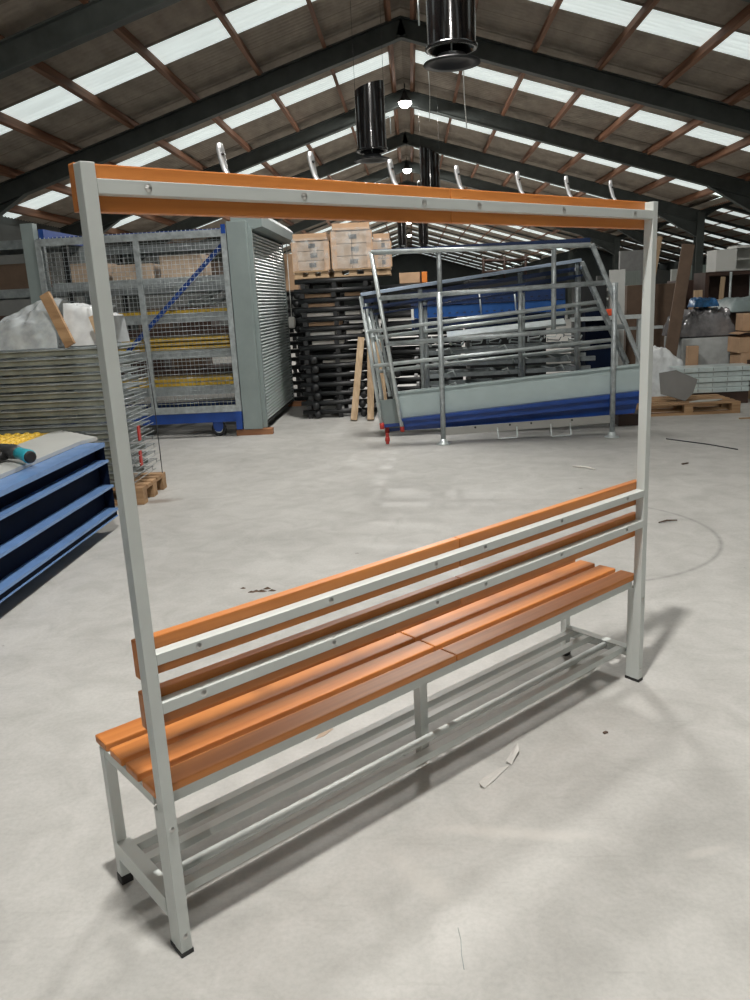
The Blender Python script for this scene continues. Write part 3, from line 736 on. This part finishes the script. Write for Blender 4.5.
# sheets that stick out between the frames
for k, (x, lvl, w, m, lab) in enumerate(((-1.22, 13, .42, M_card, 'brown cardboard strip in the gap below the left wrapped load'), (-1.2, 12, .4, M_card, 'brown cardboard strip in the second gap below the left wrapped load'),
        (-1.2, 11, .42, M_paper, 'pale cardboard strip in the third gap below the left wrapped load'), (-1.15, 10, .42, M_card, 'tan cardboard strip in the fourth gap below the left wrapped load'),
        (-1.2, 9, .36, M_whitep, 'white bag in the fifth gap below the left wrapped load'), (-1.13, 8, .42, M_paper, 'cream board in the sixth gap below the left wrapped load'),
        (-.77, 13, .20, M_card, 'short cardboard strip in the gap below the taller wrapped load'), (-.77, 11, .20, M_paper, 'pale short strip in the third gap below the taller wrapped load'),
        (-.77, 9, .20, M_paper, 'pale short strip in the fifth gap below the taller wrapped load'))):
    tag(MB().box((x, 10.95, lvl * .1215 + .025 + (.1215 * 0)), (w, .32, .045), (0, 0, random.uniform(-.05, .05)), .003).build('packing_strip', m), lab, 'packing', 'packing strips between the black frames')
tag(MB().box((-.95, 10.855, 6 * .1215 + .018), (.52, .1, .03), (0, 0, .02), .004).build('packing_strip', M_paper), 'long cream paper strip lying across the middle of the black frame stack', 'packing')

# leaning timbers
for lab, a, b_ in (('grey brown timber leaning against the black frames, the one nearer the shutter', (-.80, 10.33, .0), (-.665, 10.60, 1.05)),
                   ('grey brown timber standing close behind the corner of the railings', (-.58, 10.30, .0), (-.545, 10.60, 1.02)),
                   ('shorter timber leaning behind the slanted railing tubes', (-.38, 10.3, .0), (-.46, 10.6, .98))):
    a = Vector(a); b_ = Vector(b_)
    tag(MB().bar(a + Vector((0, 0, .015)), b_, .085, .045, (0, 1, 0), .003).build('leaning_timber', M_pinez), lab, 'timber', 'timbers leaning on the black frames')

# ------------------------------------------------------------------ galvanised railing panels
ra_ = thing('guardrail_panel', 'galvanised guardrail panel with two floor posts, slanted ends and grey toe board', 'guardrail', (0, 0, 0))
Y = 8.42; T = .024
def tb(p, q, name, m, par, r=T, n=12):
    return MB().tube([p, q], r, n).build(name, m, par)
e1 = tb((-.145, Y, .19), (-.385, Y, 1.985), 'slanted_end', M_galvl, ra_, .021)
MB().tube([(-.145, Y, .145), (-.145, Y, .2)], .024, 10).build('red_cap', M_red, e1)
e2 = MB().bar((2.33, Y, .74), (1.81, Y, 1.945), .05, .045, (1, 0, 0), .01).build('slanted_end', M_galv, ra_)
MB().tube([(-.385, Y, 1.975), (1.80, Y, 1.935)], .024, 12).build('top_rail', M_galvl, ra_)
MB().span((-.38, Y + .03, 1.955), (1.80, Y + .10, 2.005)).build('blue_cap_rail', M_blued, ra_)
tb((-.325, Y - .0, 1.525), (1.97, Y, 1.565), 'rail', M_galv, ra_)
tb((-.262, Y, 1.065), (2.165, Y, 1.125), 'rail', M_galv, ra_)
for x in (.285, 2.035):
    p = MB().tube([(x, Y - .05, .012), (x, Y - .05, 1.56)], .027, 14).build('floor_post', M_galv, ra_)
    MB().lathe([(0, 0), (.075, 0), (.075, .012), (.045, .016), (.034, .06), (0, .06)], (x, Y - .05, 0), 18).build('base_flange', M_galvl, p)
for x, z0, z1 in ((.295, 1.56, 1.96), (1.44, 1.12, 1.94)): tb((x, Y + .02, z0), (x, Y + .02, z1), 'upright_tube', M_galv, ra_, .025)
q = MB().prism([(-.165, .285), (2.33, .47), (2.33, .735), (-.195, .555)], (0, Y + .03, 0), (1, 0, 0), (0, 0, 1), (0, .02, 0)).prism([(-.195, .545), (2.33, .725), (2.33, .745), (-.195, .565)], (0, Y - .01, 0), (1, 0, 0), (0, 0, 1), (0, .06, 0))
q.build('toe_board', mat('toe_board_grey', (.44, .535, .54), .4, .1, .06, 4), ra_)
MB().prism([(-.14, .19), (2.33, .335), (2.33, .468), (-.16, .283)], (0, Y + .02, 0), (1, 0, 0), (0, 0, 1), (0, .03, 0)).prism([(-.14, .255), (2.33, .42), (2.33, .468), (-.15, .285)], (0, Y - .03, 0), (1, 0, 0), (0, 0, 1), (0, .05, 0)).prism([(-.1, .14), (2.3, .22), (2.33, .335), (-.14, .19)], (0, Y + .10, 0), (1, 0, 0), (0, 0, 1), (0, .03, 0)).build('blue_channel', M_blue, ra_)
fb = MB().prism([(.31, .095), (2.01, .155), (2.01, .235), (.31, .175)], (0, Y - .06, 0), (1, 0, 0), (0, 0, 1), (0, .014, 0)).build('kick_bar', mat('pale_zinc_bar', (.33, .33, .31), .4, .2, .06, 5), ra_)
for x in (.62, .98, 1.20, 1.62):
    w = MB(); w.lathe([(0, .001), (.011, .001)], (0, 0, 0), 10); bmesh.ops.transform(w.bm, matrix=Matrix.Translation((x, Y - .0615, .145 + x * .035)) @ Matrix.Rotation(PI / 2, 4, 'X'), verts=w.bm.verts); w.build('hole', M_black, fb)
for x in (.85, 1.4):
    MB().tube([(x, Y - .07, .13 + x * .03), (x, Y - .12, .055), (x + .02, Y - .125, .05), (x + .18, Y - .125, .055), (x + .2, Y - .12, .06), (x + .2, Y - .07, .135 + x * .03)], .007, 7).build('loop_handle', M_galvl, fb)

def railB(name, label, dy, dz, dx):
    t = thing(name, label, 'guardrail', (dx, dy, dz), 0)
    y = 9.0
    e = tb((-.385, y, .15), (-.545, y, 1.56), 'slanted_end', M_galvl, t, .022)
    MB().tube([(-.38, y, .09), (-.385, y, .16)], .026, 10).build('red_cap', M_red, e)
    tb((-.275, y + .05, .45), (-.455, y + .05, 1.43), 'slanted_end', M_galvl, t, .018)
    MB().bar((2.34, y, .70), (1.83, y, 1.80), .045, .045, (1, 0, 0), .008).build('slanted_end', M_galv, t)
    MB().bar((-.545, y, 1.575), (1.82, y, 1.815), .10, .035, (0, 0, 1), .004).build('top_rail', M_lblue, t)
    MB().bar((-.53, y + .04, 1.50), (1.82, y + .04, 1.73), .02, .045, (0, 0, 1)).build('blue_web', M_blued, t)
    MB().bar((-.53, y + .01, 1.43), (1.84, y + .01, 1.66), .07, .02, (0, 0, 1)).build('blue_web', M_blued, t)
    tb((-.50, y, 1.175), (2.02, y, 1.375), 'rail', M_galvl, t, .021)
    tb((-.455, y, .80), (2.18, y, .965), 'rail', M_galvl, t, .021)
    for x, z0, z1 in ((.10, .5, 1.60), (1.79, .7, 1.80), (1.18, .6, 1.72)): tb((x, y + .03, z0), (x, y + .03, z1), 'upright_tube', M_galv, t, .024)
    MB().prism([(-.385, .14), (.0, .16), (-.0, .44), (-.42, .41)], (0, y + .02, 0), (1, 0, 0), (0, 0, 1), (0, .02, 0)).build('toe_board', M_greym, t)
    MB().prism([(-.36, .1), (2.3, .25), (2.3, .36), (-.37, .2)], (0, y + .03, 0), (1, 0, 0), (0, 0, 1), (0, .05, 0)).build('blue_channel', M_blue, t)
    return t
rb1 = railB('guardrail_panel', 'tilted guardrail panel with pale blue top rail directly behind the front one', 0, 0, 0)
rb2 = railB('guardrail_panel', 'tilted guardrail panel farthest back, its rails showing just below the other tilted one', .16, -.075, .05)
tag(MB().box((-.31, 8.52, .06), (.035, .035, .115), None, .004).lathe([(.026, 0), (.026, .03), (.02, .05), (0, .05)], (-.31, 8.52, .03), 12).build('support_foot', M_red), 'small red support foot on the floor below the toe board', 'foot')
tag(MB().box((2.42, 9.2, .28), (.06, .3, .30), (0, .12, 0), .004).build('red_bracket', M_rust), 'dark red steel bracket on end beside the bench upright', 'bracket')
tag(MB().box((2.42, 9.2, .065), (.3, .3, .128), None, .004).build('timber_block', M_dkbrown), 'dark block under the red steel bracket', 'wood block')

# blue beams and galvanised frames piled behind the railings
def ladder(label, loc, rot, w=1.9, d=.5):
    t = thing('ladder_frame', label, 'steel frame', loc, 0, 'galvanised ladder frames behind the railings', rot)
    q = MB()
    for y in (0, d): q.bar((0, y, 0), (w, y, 0), .04, .05)
    q.build('side_rail', M_galvd, t)
    for k in range(6):
        x = .15 + (w - .3) * k / 5
        MB().bar((x, 0, .0), (x, d, .0), .05, .035).build('rung', M_galvd, t)
        if k % 2 == 0: MB().tube([(x + .06, -.01, .02), (x + .13, -.03, .05), (x + .16, -.03, -.01)], .012, 6).build('clip', M_galvl, t)
    return t
for k in range(7):
    ladder('galvanised ladder frame, %s of the pile behind the railings' % nth(6 - k), (.18 + random.uniform(-.06, .06), 9.62 + random.uniform(-.03, .03), .06 + k * .135), (random.uniform(-.02, .02), random.uniform(-.012, .012), random.uniform(-.04, .04)))
for k in range(24):
    x = .3 + (k % 8) * .225 + random.uniform(-.03, .03); z = .955 + (k // 8) * .03
    q = MB(); q.bar((-.07, 0, .0), (.06, 0, .0), .04, .01); q.bar((.06, 0, -.0), (.08, 0, .04), .04, .01); q.bar((-.07, 0, 0), (-.07, .07, 0), .01, .035)
    o = q.build('angle_bracket', M_galvl if k % 3 else M_galvd); o.location = (x, 9.64 + .18 * (k // 8), z); o.rotation_euler = (random.uniform(-.15, .15), random.uniform(-.15, .15), random.uniform(-.4, .4))
    tag(o, 'small galvanised angle bracket in the jumble on the ladder frames behind the railings', 'bracket', 'loose angle brackets behind the railings')
tag(MB().bar((.40, 9.55, 1.07), (1.75, 9.50, 1.16), .18, .03, (0, -.3, 1), .004).build('steel_tray', M_galvl), 'long pale steel tray on the jumble behind the middle rails', 'tray')
for k, (z, y, m, lab) in enumerate(((1.19, 10.05, M_blued, 'lowest dark blue beam lying behind the railings'), (1.335, 10.02, M_bluel, 'middle blue beam with slotted face lying behind the railings'), (1.48, 10.05, M_blued, 'upper dark blue beam lying behind the railings'))):
    t = thing('slotted_beam', lab, 'steel beam', (0, 0, z), 0, 'blue beams behind the railings')
    q = MB(); q.span((.03, y, -.06), (1.85, y + .012, .068)).span((.03, y - .04, -.065), (1.85, y + .2, -.058)).span((.03, y - .0, .062), (1.85, y + .2, .07)); q.build('profile', m, t)
    q = MB()
    for i in range(20): q.box((.1 + i * .09, y - .002, -.02), (.03, .004, .012))
    q.build('slot_row', M_black, t)
    if k == 2:
        for x in (.80, 1.22): MB().tube([(x, y + .01, .074), (x + .02, y - .03, .06), (x + .03, y - .05, -.06), (x + .04, y - .05, -.2)], .011, 6).build('hook_strap', M_galvl, t)
    MB().box((.01, y + .08, 0), (.03, .2, .125)).build('end_plate', M_whitep if k == 1 else m, t)
q = MB()
for x in (0, .28, .56): q.tube([(.98 + x, 11.2, 1.705), (.98 + x, 11.2, 2.0)], .018, 8)
q.tube([(.96, 11.2, 1.95), (1.58, 11.2, 1.93)], .02, 8); q.tube([(.96, 11.2, 1.8), (1.58, 11.2, 1.83)], .016, 8)
fx = tag(q.build('steel_fixture', M_dkbrown), 'dark brown upright fixture far behind the top rail gap', 'fixture')
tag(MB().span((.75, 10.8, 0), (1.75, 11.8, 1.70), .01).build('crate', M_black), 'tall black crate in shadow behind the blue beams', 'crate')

# ------------------------------------------------------------------ right side
pallet('empty looking pallet at the right carrying the grey cut plate', (3.24, 10.02, 0), 0, 1.2, .75)
hx = MB().prism([(-.2, .1), (-.2, .36), (0, .385), (.25, .26), (.18, .09), (.08, 0), (-.05, .05)], (0, 0, 0), (1, 0, 0), (0, .35, .94), (0, .012, -.004)).build('steel_plate', M_hex)
hx.location = (3.17, 9.82, .146); tag(hx, 'dull grey cut steel plate leaning on the pallet', 'plate')
tag(MB().prism([(-.1, 0), (.22, .03), (.33, .12), (.05, .12)], (0, 0, 0), (1, 0, 0), (0, 1, 0), (0, 0, .012)).build('steel_plate', M_lgrey), 'small pale flat plate lying beside the cut plate on the pallet', 'plate').location = (3.36, 9.70, .142)
tag(MB().span((3.45, 10.45, 0), (4.25, 10.80, .15), .004).build('timber_block', M_dkbrown), 'dark timber bearer under the shiny zinc profiles', 'timber')
for k in range(5):
    z = .158 + k * .066
    t = thing('zinc_profile', 'shiny zinc profile, %s in the pile at the right edge' % nth(4 - k), 'profile', (0, 0, z), 0, 'zinc profiles in the pile')
    MB().prism([(0, 0), (.0, .05), (.012, .058), (.36, .058), (.36, .05), (.016, .05), (.008, .044), (.008, .0)], (3.30 + .01 * k, 10.42 + (k % 2) * .012, 0), (0, 1, 0), (0, 0, 1), (.94 - .012 * (k % 2), 0, 0)).build('channel', mat('pale_zinc', (.62, .72, .72), .3, .3, .12, 9), t)
    q = MB()
    for i in range(5): q.span((3.42 + i * .18, 10.41, .012), (3.424 + i * .18, 10.418, .05))
    q.build('rib', M_galvd, t)
    MB().span((4.24, 10.46, .004), (4.30, 10.72, .045)).build('end_lip', M_galvd, t)
def heap(name, m, cx, cy, w, d, h, amp, seed, label, cat, z0=0., flat=.5, nu=60, nv=44, freq=7., tilt=0.):
    def f(u, v):
        e = max(0, 1 - abs(2 * u - 1) ** 5) * max(0, 1 - abs(2 * v - 1) ** 5)
        return (cx + (u - .5) * w, cy + (v - .5) * d, z0 + (h + tilt * (u - .5)) * e ** flat)
    return tag(crumple(name, m, f, nu, nv, amp, seed, None, freq), label, cat)
tag(MB().span((3.66, 11.30, 0), (4.32, 12.1, .80), .02).build('wrapped_pallet', M_filmg), 'big smooth grey film-wrapped load behind the zinc profiles', 'wrapped load')
heap('foil_heap', M_foil, 3.98, 11.62, .80, .66, .30, .085, 5, 'shiny dark plastic foil heaped on the grey wrapped load', 'foil', .815, .35, 80, 60, 9.)
heap('blue_tarpaulin', M_bcloth, 4.02, 11.58, .34, .3, .10, .035, 11, 'crumpled blue tarpaulin on top of the dark foil', 'tarpaulin', 1.2, .5, 50, 40, 14.)
heap('wrapped_bundle', M_filmw, 3.34, 10.97, .54, .26, .66, .035, 21, 'white film-wrapped bundle beside the bench upright at the right', 'bundle', .01, .4, 60, 50, 8., -.25)
heap('tarpaulin', M_gtarp, 4.80, 11.9, .9, .9, .18, .03, 31, 'grey green tarpaulin draped at the right edge above the cartons', 'tarpaulin', 1.11, .6)
tag(MB().span((4.46, 11.5, 0), (5.3, 12.4, 1.10), .01).build('crate', M_dkbrown), 'dark crate under the grey green tarpaulin at the right edge', 'crate')
tag(MB().span((3.70, 11.14, .0), (3.84, 11.24, .70), .004).build('cardboard_post', M_card), 'brown cardboard post between the white bundle and the grey load', 'post')
def holed_carton(loc, w, d, h, label, rz=0.):
    t = thing('carton', label, 'carton', loc, rz)
    MB().box((0, 0, h / 2), (w, d, h), None, .006).build('body', M_card, t)
    for x in (-w * .22, w * .22): MB().box((x, -d / 2 - .001, h * .55), (w * .2, .006, h * .22)).build('hand_hole', M_dkbrown, t)
    return t
holed_carton((4.50, 11.0, 0), .44, .35, .34, 'cardboard carton with hand holes, lowest at the right edge')
holed_carton((4.50, 11.0, .342), .46, .35, .26, 'cardboard carton with hand holes, second up at the right edge', .02)
tag(MB().box((4.4, 11.0, .605 + .1), (.34, .34, .2), (0, 0, .06), .008).build('carton', M_card), 'cardboard carton with hand holes, third up at the right edge', 'carton')
q = MB(); q.grid(lambda u, v: (4.22 + .34 * u, 10.80 + .36 * v, .845 + .035 * math.sin(PI * u) - .03 * u), 10, 4); 
tag(q.build('cardboard_flap', M_card), 'curved cardboard flap lying over the cartons at the right edge', 'cardboard')
tag(MB().box((4.45, 11.05, .88 + .11), (.26, .3, .22), (0, 0, -.06), .006).build('carton', M_card), 'small carton tucked under the grey green tarpaulin', 'carton')
tag(MB().box((4.665, 11.05, .606 + .22), (.12, .3, .44), (0, 0, .0), .006).build('carton', M_orange), 'reddish brown carton at the very right edge below the tarpaulin', 'carton')
tag(MB().bar((3.40, 11.17, .02), (3.67, 11.23, 2.02), .165, .03, (0, 1, 0), .003).build('leaning_plank', M_brown), 'long dark brown plank leaning upright behind the bench post', 'plank')
tag(MB().bar((3.50, 13.0, .03), (3.95, 13.44, 2.26), .075, .03, (0, 1, 0), .003).build('leaning_batten', M_pinez), 'thin pale batten leaning behind the bench upright at the right', 'batten')
tag(MB().span((2.84, 11.62, .93), (3.5, 11.66, .97)).span((2.85, 11.62, .0), (2.89, 11.66, .93)).span((3.3, 11.62, 0), (3.34, 11.66, .93)).build('trestle', M_galvl), 'pale metal trestle beside the foot of the dark plank', 'trestle')
# cabinets and boards at the back right
tag(MB().span((3.5, 13.6, 0), (4.45, 14.2, 1.54), .01).build('cabinet', M_brown), 'brown wooden cabinet behind the thin pale batten', 'cabinet')
tag(MB().span((4.5, 14.3, 0), (5.2, 14.8, 1.58), .01).build('cabinet', M_dkbrown), 'dark brown cabinet behind the leaning plank', 'cabinet')
wb = thing('shelf_unit', 'dark wooden shelf unit carrying the white cabinet at the right edge', 'shelf unit', (0, 0, 0))
MB().span((4.72, 14.05, 0), (5.9, 14.1, 1.68)).span((4.72, 13.55, 1.62), (5.9, 14.05, 1.68)).span((4.72, 13.55, 0), (4.78, 14.05, 1.62)).span((4.8, 13.6, .9), (5.9, 14.05, .95)).build('carcass', M_dkbrown, wb)
for x in (5.1, 5.42): MB().tube([(x, 13.5, .9), (x, 13.5, 1.67)], .02, 8).build('post', M_galvl, wb)
MB().bar((4.95, 13.5, .95), (4.98, 13.5, 1.6), .07, .02, (0, 1, 0)).build('batten', M_pinez, wb)
wc = thing('white_cabinet', 'white open-fronted cabinet standing on the dark shelf unit', 'cabinet', (0, 0, 0))
MB().span((4.88, 13.56, 1.685), (5.2, 14.0, 2.02), .004).build('door', M_white, wc)
MB().span((5.2, 13.95, 1.685), (6.0, 14.0, 2.06)).span((5.2, 13.56, 2.03), (6.0, 13.95, 2.07)).span((5.97, 13.56, 1.685), (6.0, 13.95, 2.03)).span((5.2, 13.56, 1.685), (6.0, 13.95, 1.70)).span((5.2, 13.6, 1.85), (5.97, 13.95, 1.865)).build('carcass', M_white, wc)
tag(MB().span((4.32, 12.95, 0), (5.2, 13.4, 1.10)).build('crate', M_dkbrown), 'dark crate below the open carton with white paper', 'crate')
t = thing('carton', 'open brown carton with white paper on top behind the blue tarpaulin', 'carton', (4.68, 13.2, 1.102), .1)
MB().box((0, 0, .07), (.52, .35, .14), None, .01).build('body', M_card, t)
MB().box((.08, -.02, .15), (.46, .34, .012), (0, .03, .1)).build('paper', M_paper, t)
tag(MB().box((4.46, 13.1, 1.245 + .085), (.11, .11, .17), None, .01).build('carton', M_pinez), 'little upright box standing on the open brown carton', 'box')
# pale sheet, blue crate and red can behind the railings
tag(MB().span((2.84, 12.0, 0), (3.06, 12.05, 1.76), .004).build('grey_board', M_lgrey), 'upright pale grey panel just beyond the right end of the railings', 'panel')
tag(MB().span((2.36, 11.9, 0), (2.78, 12.3, 1.56), .01).build('dark_cabinet', M_black), 'dark cabinet between the railings and the pale upright panel', 'cabinet')
tag(MB().span((2.42, 11.6, .0), (2.8, 11.86, 1.22), .01).build('crate', M_bdeep), 'dark blue crate seen through the right end of the railings', 'crate')
tag(MB().box((2.72, 11.45, 1.19), (.17, .1, .09), (0, 0, .1), .02).build('fuel_can', mat('red_orange_can', (.75, .10, .04), .4)), 'small red orange can on the bench behind the railing end', 'can')
tag(MB().span((2.2, 11.38, 1.09), (3.2, 11.56, 1.14)).span((2.25, 11.4, 0), (2.3, 11.5, 1.09)).span((3.1, 11.4, 0), (3.15, 11.5, 1.09)).build('work_table', M_galvl), 'pale metal work table behind the right end of the railings', 'table')
tag(MB().tube([(2.95, 13.3, 1.3), (3.0, 13.2, 1.45), (3.15, 13.2, 1.52), (3.25, 13.25, 1.46), (3.2, 13.3, 1.36), (3.05, 13.3, 1.33), (3.1, 13.3, 1.2), (3.12, 13.3, 1.0)], .022, 8).build('cable_coil', M_white), 'coiled pale cable beside the brown cabinet', 'cable')
tag(MB().span((2.85, 13.25, 0), (3.35, 13.6, 1.0), .01).build('crate', M_dkbrown), 'dark crate below the coiled pale cable', 'crate')

# far partition on the right
w = MB().span((7.45, 30, 0), (8.5, 30.2, 2.78)).build('wall_partition', mat('grey_plaster', (.33, .33, .33), .8), None); struct(w)
struct(MB().prism([(7.1, 0), (14, 0), (14, 1.4), (8.85, 2.2), (8.85, 2.0), (7.1, 2.0)], (0, 32, 0), (1, 0, 0), (0, 0, 1), (0, .2, 0)).build('wall_far_partition', M_wall))
q = MB()
for k in range(8): q.span((7.62 + k * .068, 29.95, .0), (7.66 + k * .068, 29.995, 2.05))
tag(q.span((7.6, 29.97, .0), (8.18, 29.985, 2.08)).build('corrugated_sheet', M_wallL), 'pale corrugated panel on the far partition right of the railings', 'panel')
tag(MB().span((9.75, 30, 0), (11.0, 30.1, 2.16), .01).build('green_board', mat('pale_green_panel', (.30, .36, .33), .6)), 'pale green panel far away beside the leaning plank', 'panel')
tag(MB().span((9.1, 29.5, 0), (9.45, 29.6, 2.05), .01).build('white_board', M_white), 'narrow white panel far away just left of the leaning plank', 'panel')

# ------------------------------------------------------------------ overhead ducts
def duct(label, x, y, zb, h, r=.215, slant=0., disc=True, side=-1):
    t = thing('ventilation_duct', label, 'duct', (x, y, zb), 0, 'black ventilation ducts under the ridge')
    q = MB(); n = 32; a = []; b_ = []
    for k in range(n):
        an = 2 * PI * k / n; cx, cy = r * math.cos(an), r * math.sin(an)
        a.append(q.bm.verts.new((cx, cy, .12))); b_.append(q.bm.verts.new((cx, cy, h + slant * cx / r)))
    for k in range(n):
        f = q.bm.faces.new((a[k], a[(k + 1) % n], b_[(k + 1) % n], b_[k])); f.smooth = True
    q.lathe([(r, .12), (r + .018, .12), (r + .018, .09), (r - .02, .09), (r - .02, .3)], (0, 0, 0), n)
    q.lathe([(r - .02, .14), (0, .16)], (0, 0, h - .5), n)
    q.build('pipe', M_duct, t)
    if disc:
        MB().lathe([(.0, .05), (.13, .05), (.15, .02), (.27, -.02), (.275, -.035), (.2, -.03), (.15, -.0), (.0, .01)], (0, 0, 0), 32).build('deflector_disc', M_black, t)
        MB().tube([(0, 0, .03), (0, 0, .3)], .008, 6).build('hanger_rod', M_galvl, t)
    MB().tube([(side * (r + .005), 0, .55), (side * (r + .05), 0, .56), (side * (r + .07), 0, .53), (side * (r + .07), 0, .32)], .009, 7).build('conduit', M_galvl, t)
    q = MB()
    for s in (-1, 1): q.tube([(s * (r - .01), 0, h - .3), (s * (r - .01), 0, hz(x + s * r) - zb - .25)], .003, 5)
    q.build('suspension_wire', M_dgrey, t)
    return t
duct('biggest black duct with a flared disc hanging at the top of the view', .475, 8.5, 3.70, 1.6, .232)
duct('black duct with slanted top and disc left of the ridge lamp', -.50, 12.9, 3.58, .98, .222, .06, True, 1)
duct('smaller black duct right of the ridge, bottom hidden by the bench top board', .55, 20, 3.6, 1.2, .23, -.1)
duct('distant black duct seen below the bench top board, right of the ridge line', .66, 38, 3.75, 1.9, .22)
duct('thin distant duct seen below the bench top board, left of the ridge line', -.32, 40, 3.9, 1.5, .2)
for k, (x, y) in enumerate(((.98, 14.), (.55, 19.))):
    pts = [(x + .02 * math.sin(i * .9), y, hz(x) - .1 - i * .25) for i in range(9 if k == 0 else 5)]
    tag(MB().tube(pts, .008, 6).build('hanging_cable', M_whitep), ('thin white cable dangling from the roof right of the ridge lamps', 'thin cable above the smaller black duct')[k], 'cable')

# ------------------------------------------------------------------ litter on the floor
def scrap(pts, label, m=M_scrap, name='paper_scrap', cat='paper'):
    q = MB(); vs = [q.bm.verts.new(p) for p in pts]
    c = q.bm.verts.new(tuple(sum(p[i] for p in pts) / len(pts) for i in range(3)))
    for k in range(len(vs)): q.bm.faces.new((vs[k], vs[(k + 1) % len(vs)], c))
    o = q.build(name, m); s = o.modifiers.new('thickness', 'SOLIDIFY'); s.thickness = .0012; s.offset = 1
    return tag(o, label, cat)
scrap([(.155, 2.245, .016), (.172, 2.235, .002), (.205, 2.275, .002), (.255, 2.345, .003), (.262, 2.355, .003), (.235, 2.345, .003), (.175, 2.29, .004)], 'longer curled strip of pale paper on the floor beside the bench')
scrap([(.255, 2.372, .012), (.272, 2.362, .002), (.305, 2.43, .014), (.306, 2.462, .022), (.28, 2.43, .006)], 'small curled paper scrap past the tip of the longer strip')
scrap([(-.40, 2.55, .001), (-.37, 2.57, .002), (-.34, 2.62, .001), (-.37, 2.63, .002), (-.385, 2.6, .001)], 'torn brownish paper flake on the floor seen under the bench seat', mat('tan_paper', (.38, .29, .22), .9))
for k, (x, y, s) in enumerate(((-.925, 4.075, .022), (-.90, 4.085, .026), (-.872, 4.08, .03), (-.845, 4.12, .03), (-.815, 4.085, .026), (-.985, 4.14, .018))):
    q = MB(); n = 7
    a = [q.bm.verts.new((s * math.cos(2 * PI * i / n) * random.uniform(.6, 1.1), s * .5 * math.sin(2 * PI * i / n) * random.uniform(.6, 1.1), 0)) for i in range(n)]
    tp = q.bm.verts.new((0, 0, s * .4))
    for i in range(n): q.bm.faces.new((a[i], a[(i + 1) % n], tp))
    q.bm.faces.new(a[::-1])
    o = q.build('dirt_clump', M_leaf); o.location = (x, y, .0005)
    tag(o, 'dark dirt crumb on the floor behind the backrest, one of the small cluster', 'dirt', 'dirt crumbs behind the backrest')
tag(MB().tube([(1.56, 5.12, .008), (1.62, 5.15, .012), (1.69, 5.16, .008)], [.004, .006, .004], 6).build('dark_twig', M_leaf), 'dark twig-like scrap on the floor right of the bench', 'scrap')
tag(MB().tube([(2.28, 6.9, .006), (2.34, 6.92, .009)], [.008, .006], 6).build('dark_twig', M_leaf), 'tiny dark scrap on the floor far right, past the tyre mark', 'scrap')
tag(MB().box((.62, 2.55, .003), (.016, .01, .005), (0, 0, .6)).build('stone_chip', M_leaf), 'small dark chip on the floor in front of the bench end', 'chip')
tag(MB().tube([(.057, 1.662, .001), (.062, 1.624, .0012), (.061, 1.578, .0012), (.064, 1.535, .001)], .0008, 5).build('crack_line', M_greym), 'short thin grey thread in the floor near the bottom of the view', 'crack')  # thin tube laid on the slab to draw a hairline floor crack
tag(MB().tube([(2.52, 8.13, .006), (2.8, 7.75, .006), (2.96, 7.44, .006)], .006, 6).build('floor_cable', M_dgrey), 'thin dark cable lying on the floor beyond the right upright', 'cable')
tag(MB().tube([(1.36, 6.98, .008), (1.42, 6.93, .012), (1.48, 6.90, .008), (1.52, 6.80, .01)], [.004, .008, .008, .004], 6).build('paper_scrap', M_paper), 'small white paper twist on the floor well behind the backrest', 'paper')
tag(MB().box((3.72, 9.2, .008), (.13, .03, .014), (0, 0, .05)).build('timber_offcut', M_pine), 'short flat timber offcut on the floor before the right pallet', 'offcut')

# ------------------------------------------------------------------ world and exposure
wd = bpy.data.worlds.new('world'); SC.world = wd; wd.use_nodes = True
bg = wd.node_tree.nodes['Background']; bg.inputs['Color'].default_value = (.75, .85, 1, 1); bg.inputs['Strength'].default_value = .6
SC.view_settings.view_transform = 'Standard'; SC.view_settings.look = 'None'; SC.view_settings.gamma = 1.; SC.view_settings.use_curve_mapping = False
SC.view_settings.exposure = .1
SC.cycles.max_bounces = 8; SC.cycles.diffuse_bounces = 5; SC.cycles.transparent_max_bounces = 12
SC.cycles.use_denoising = True
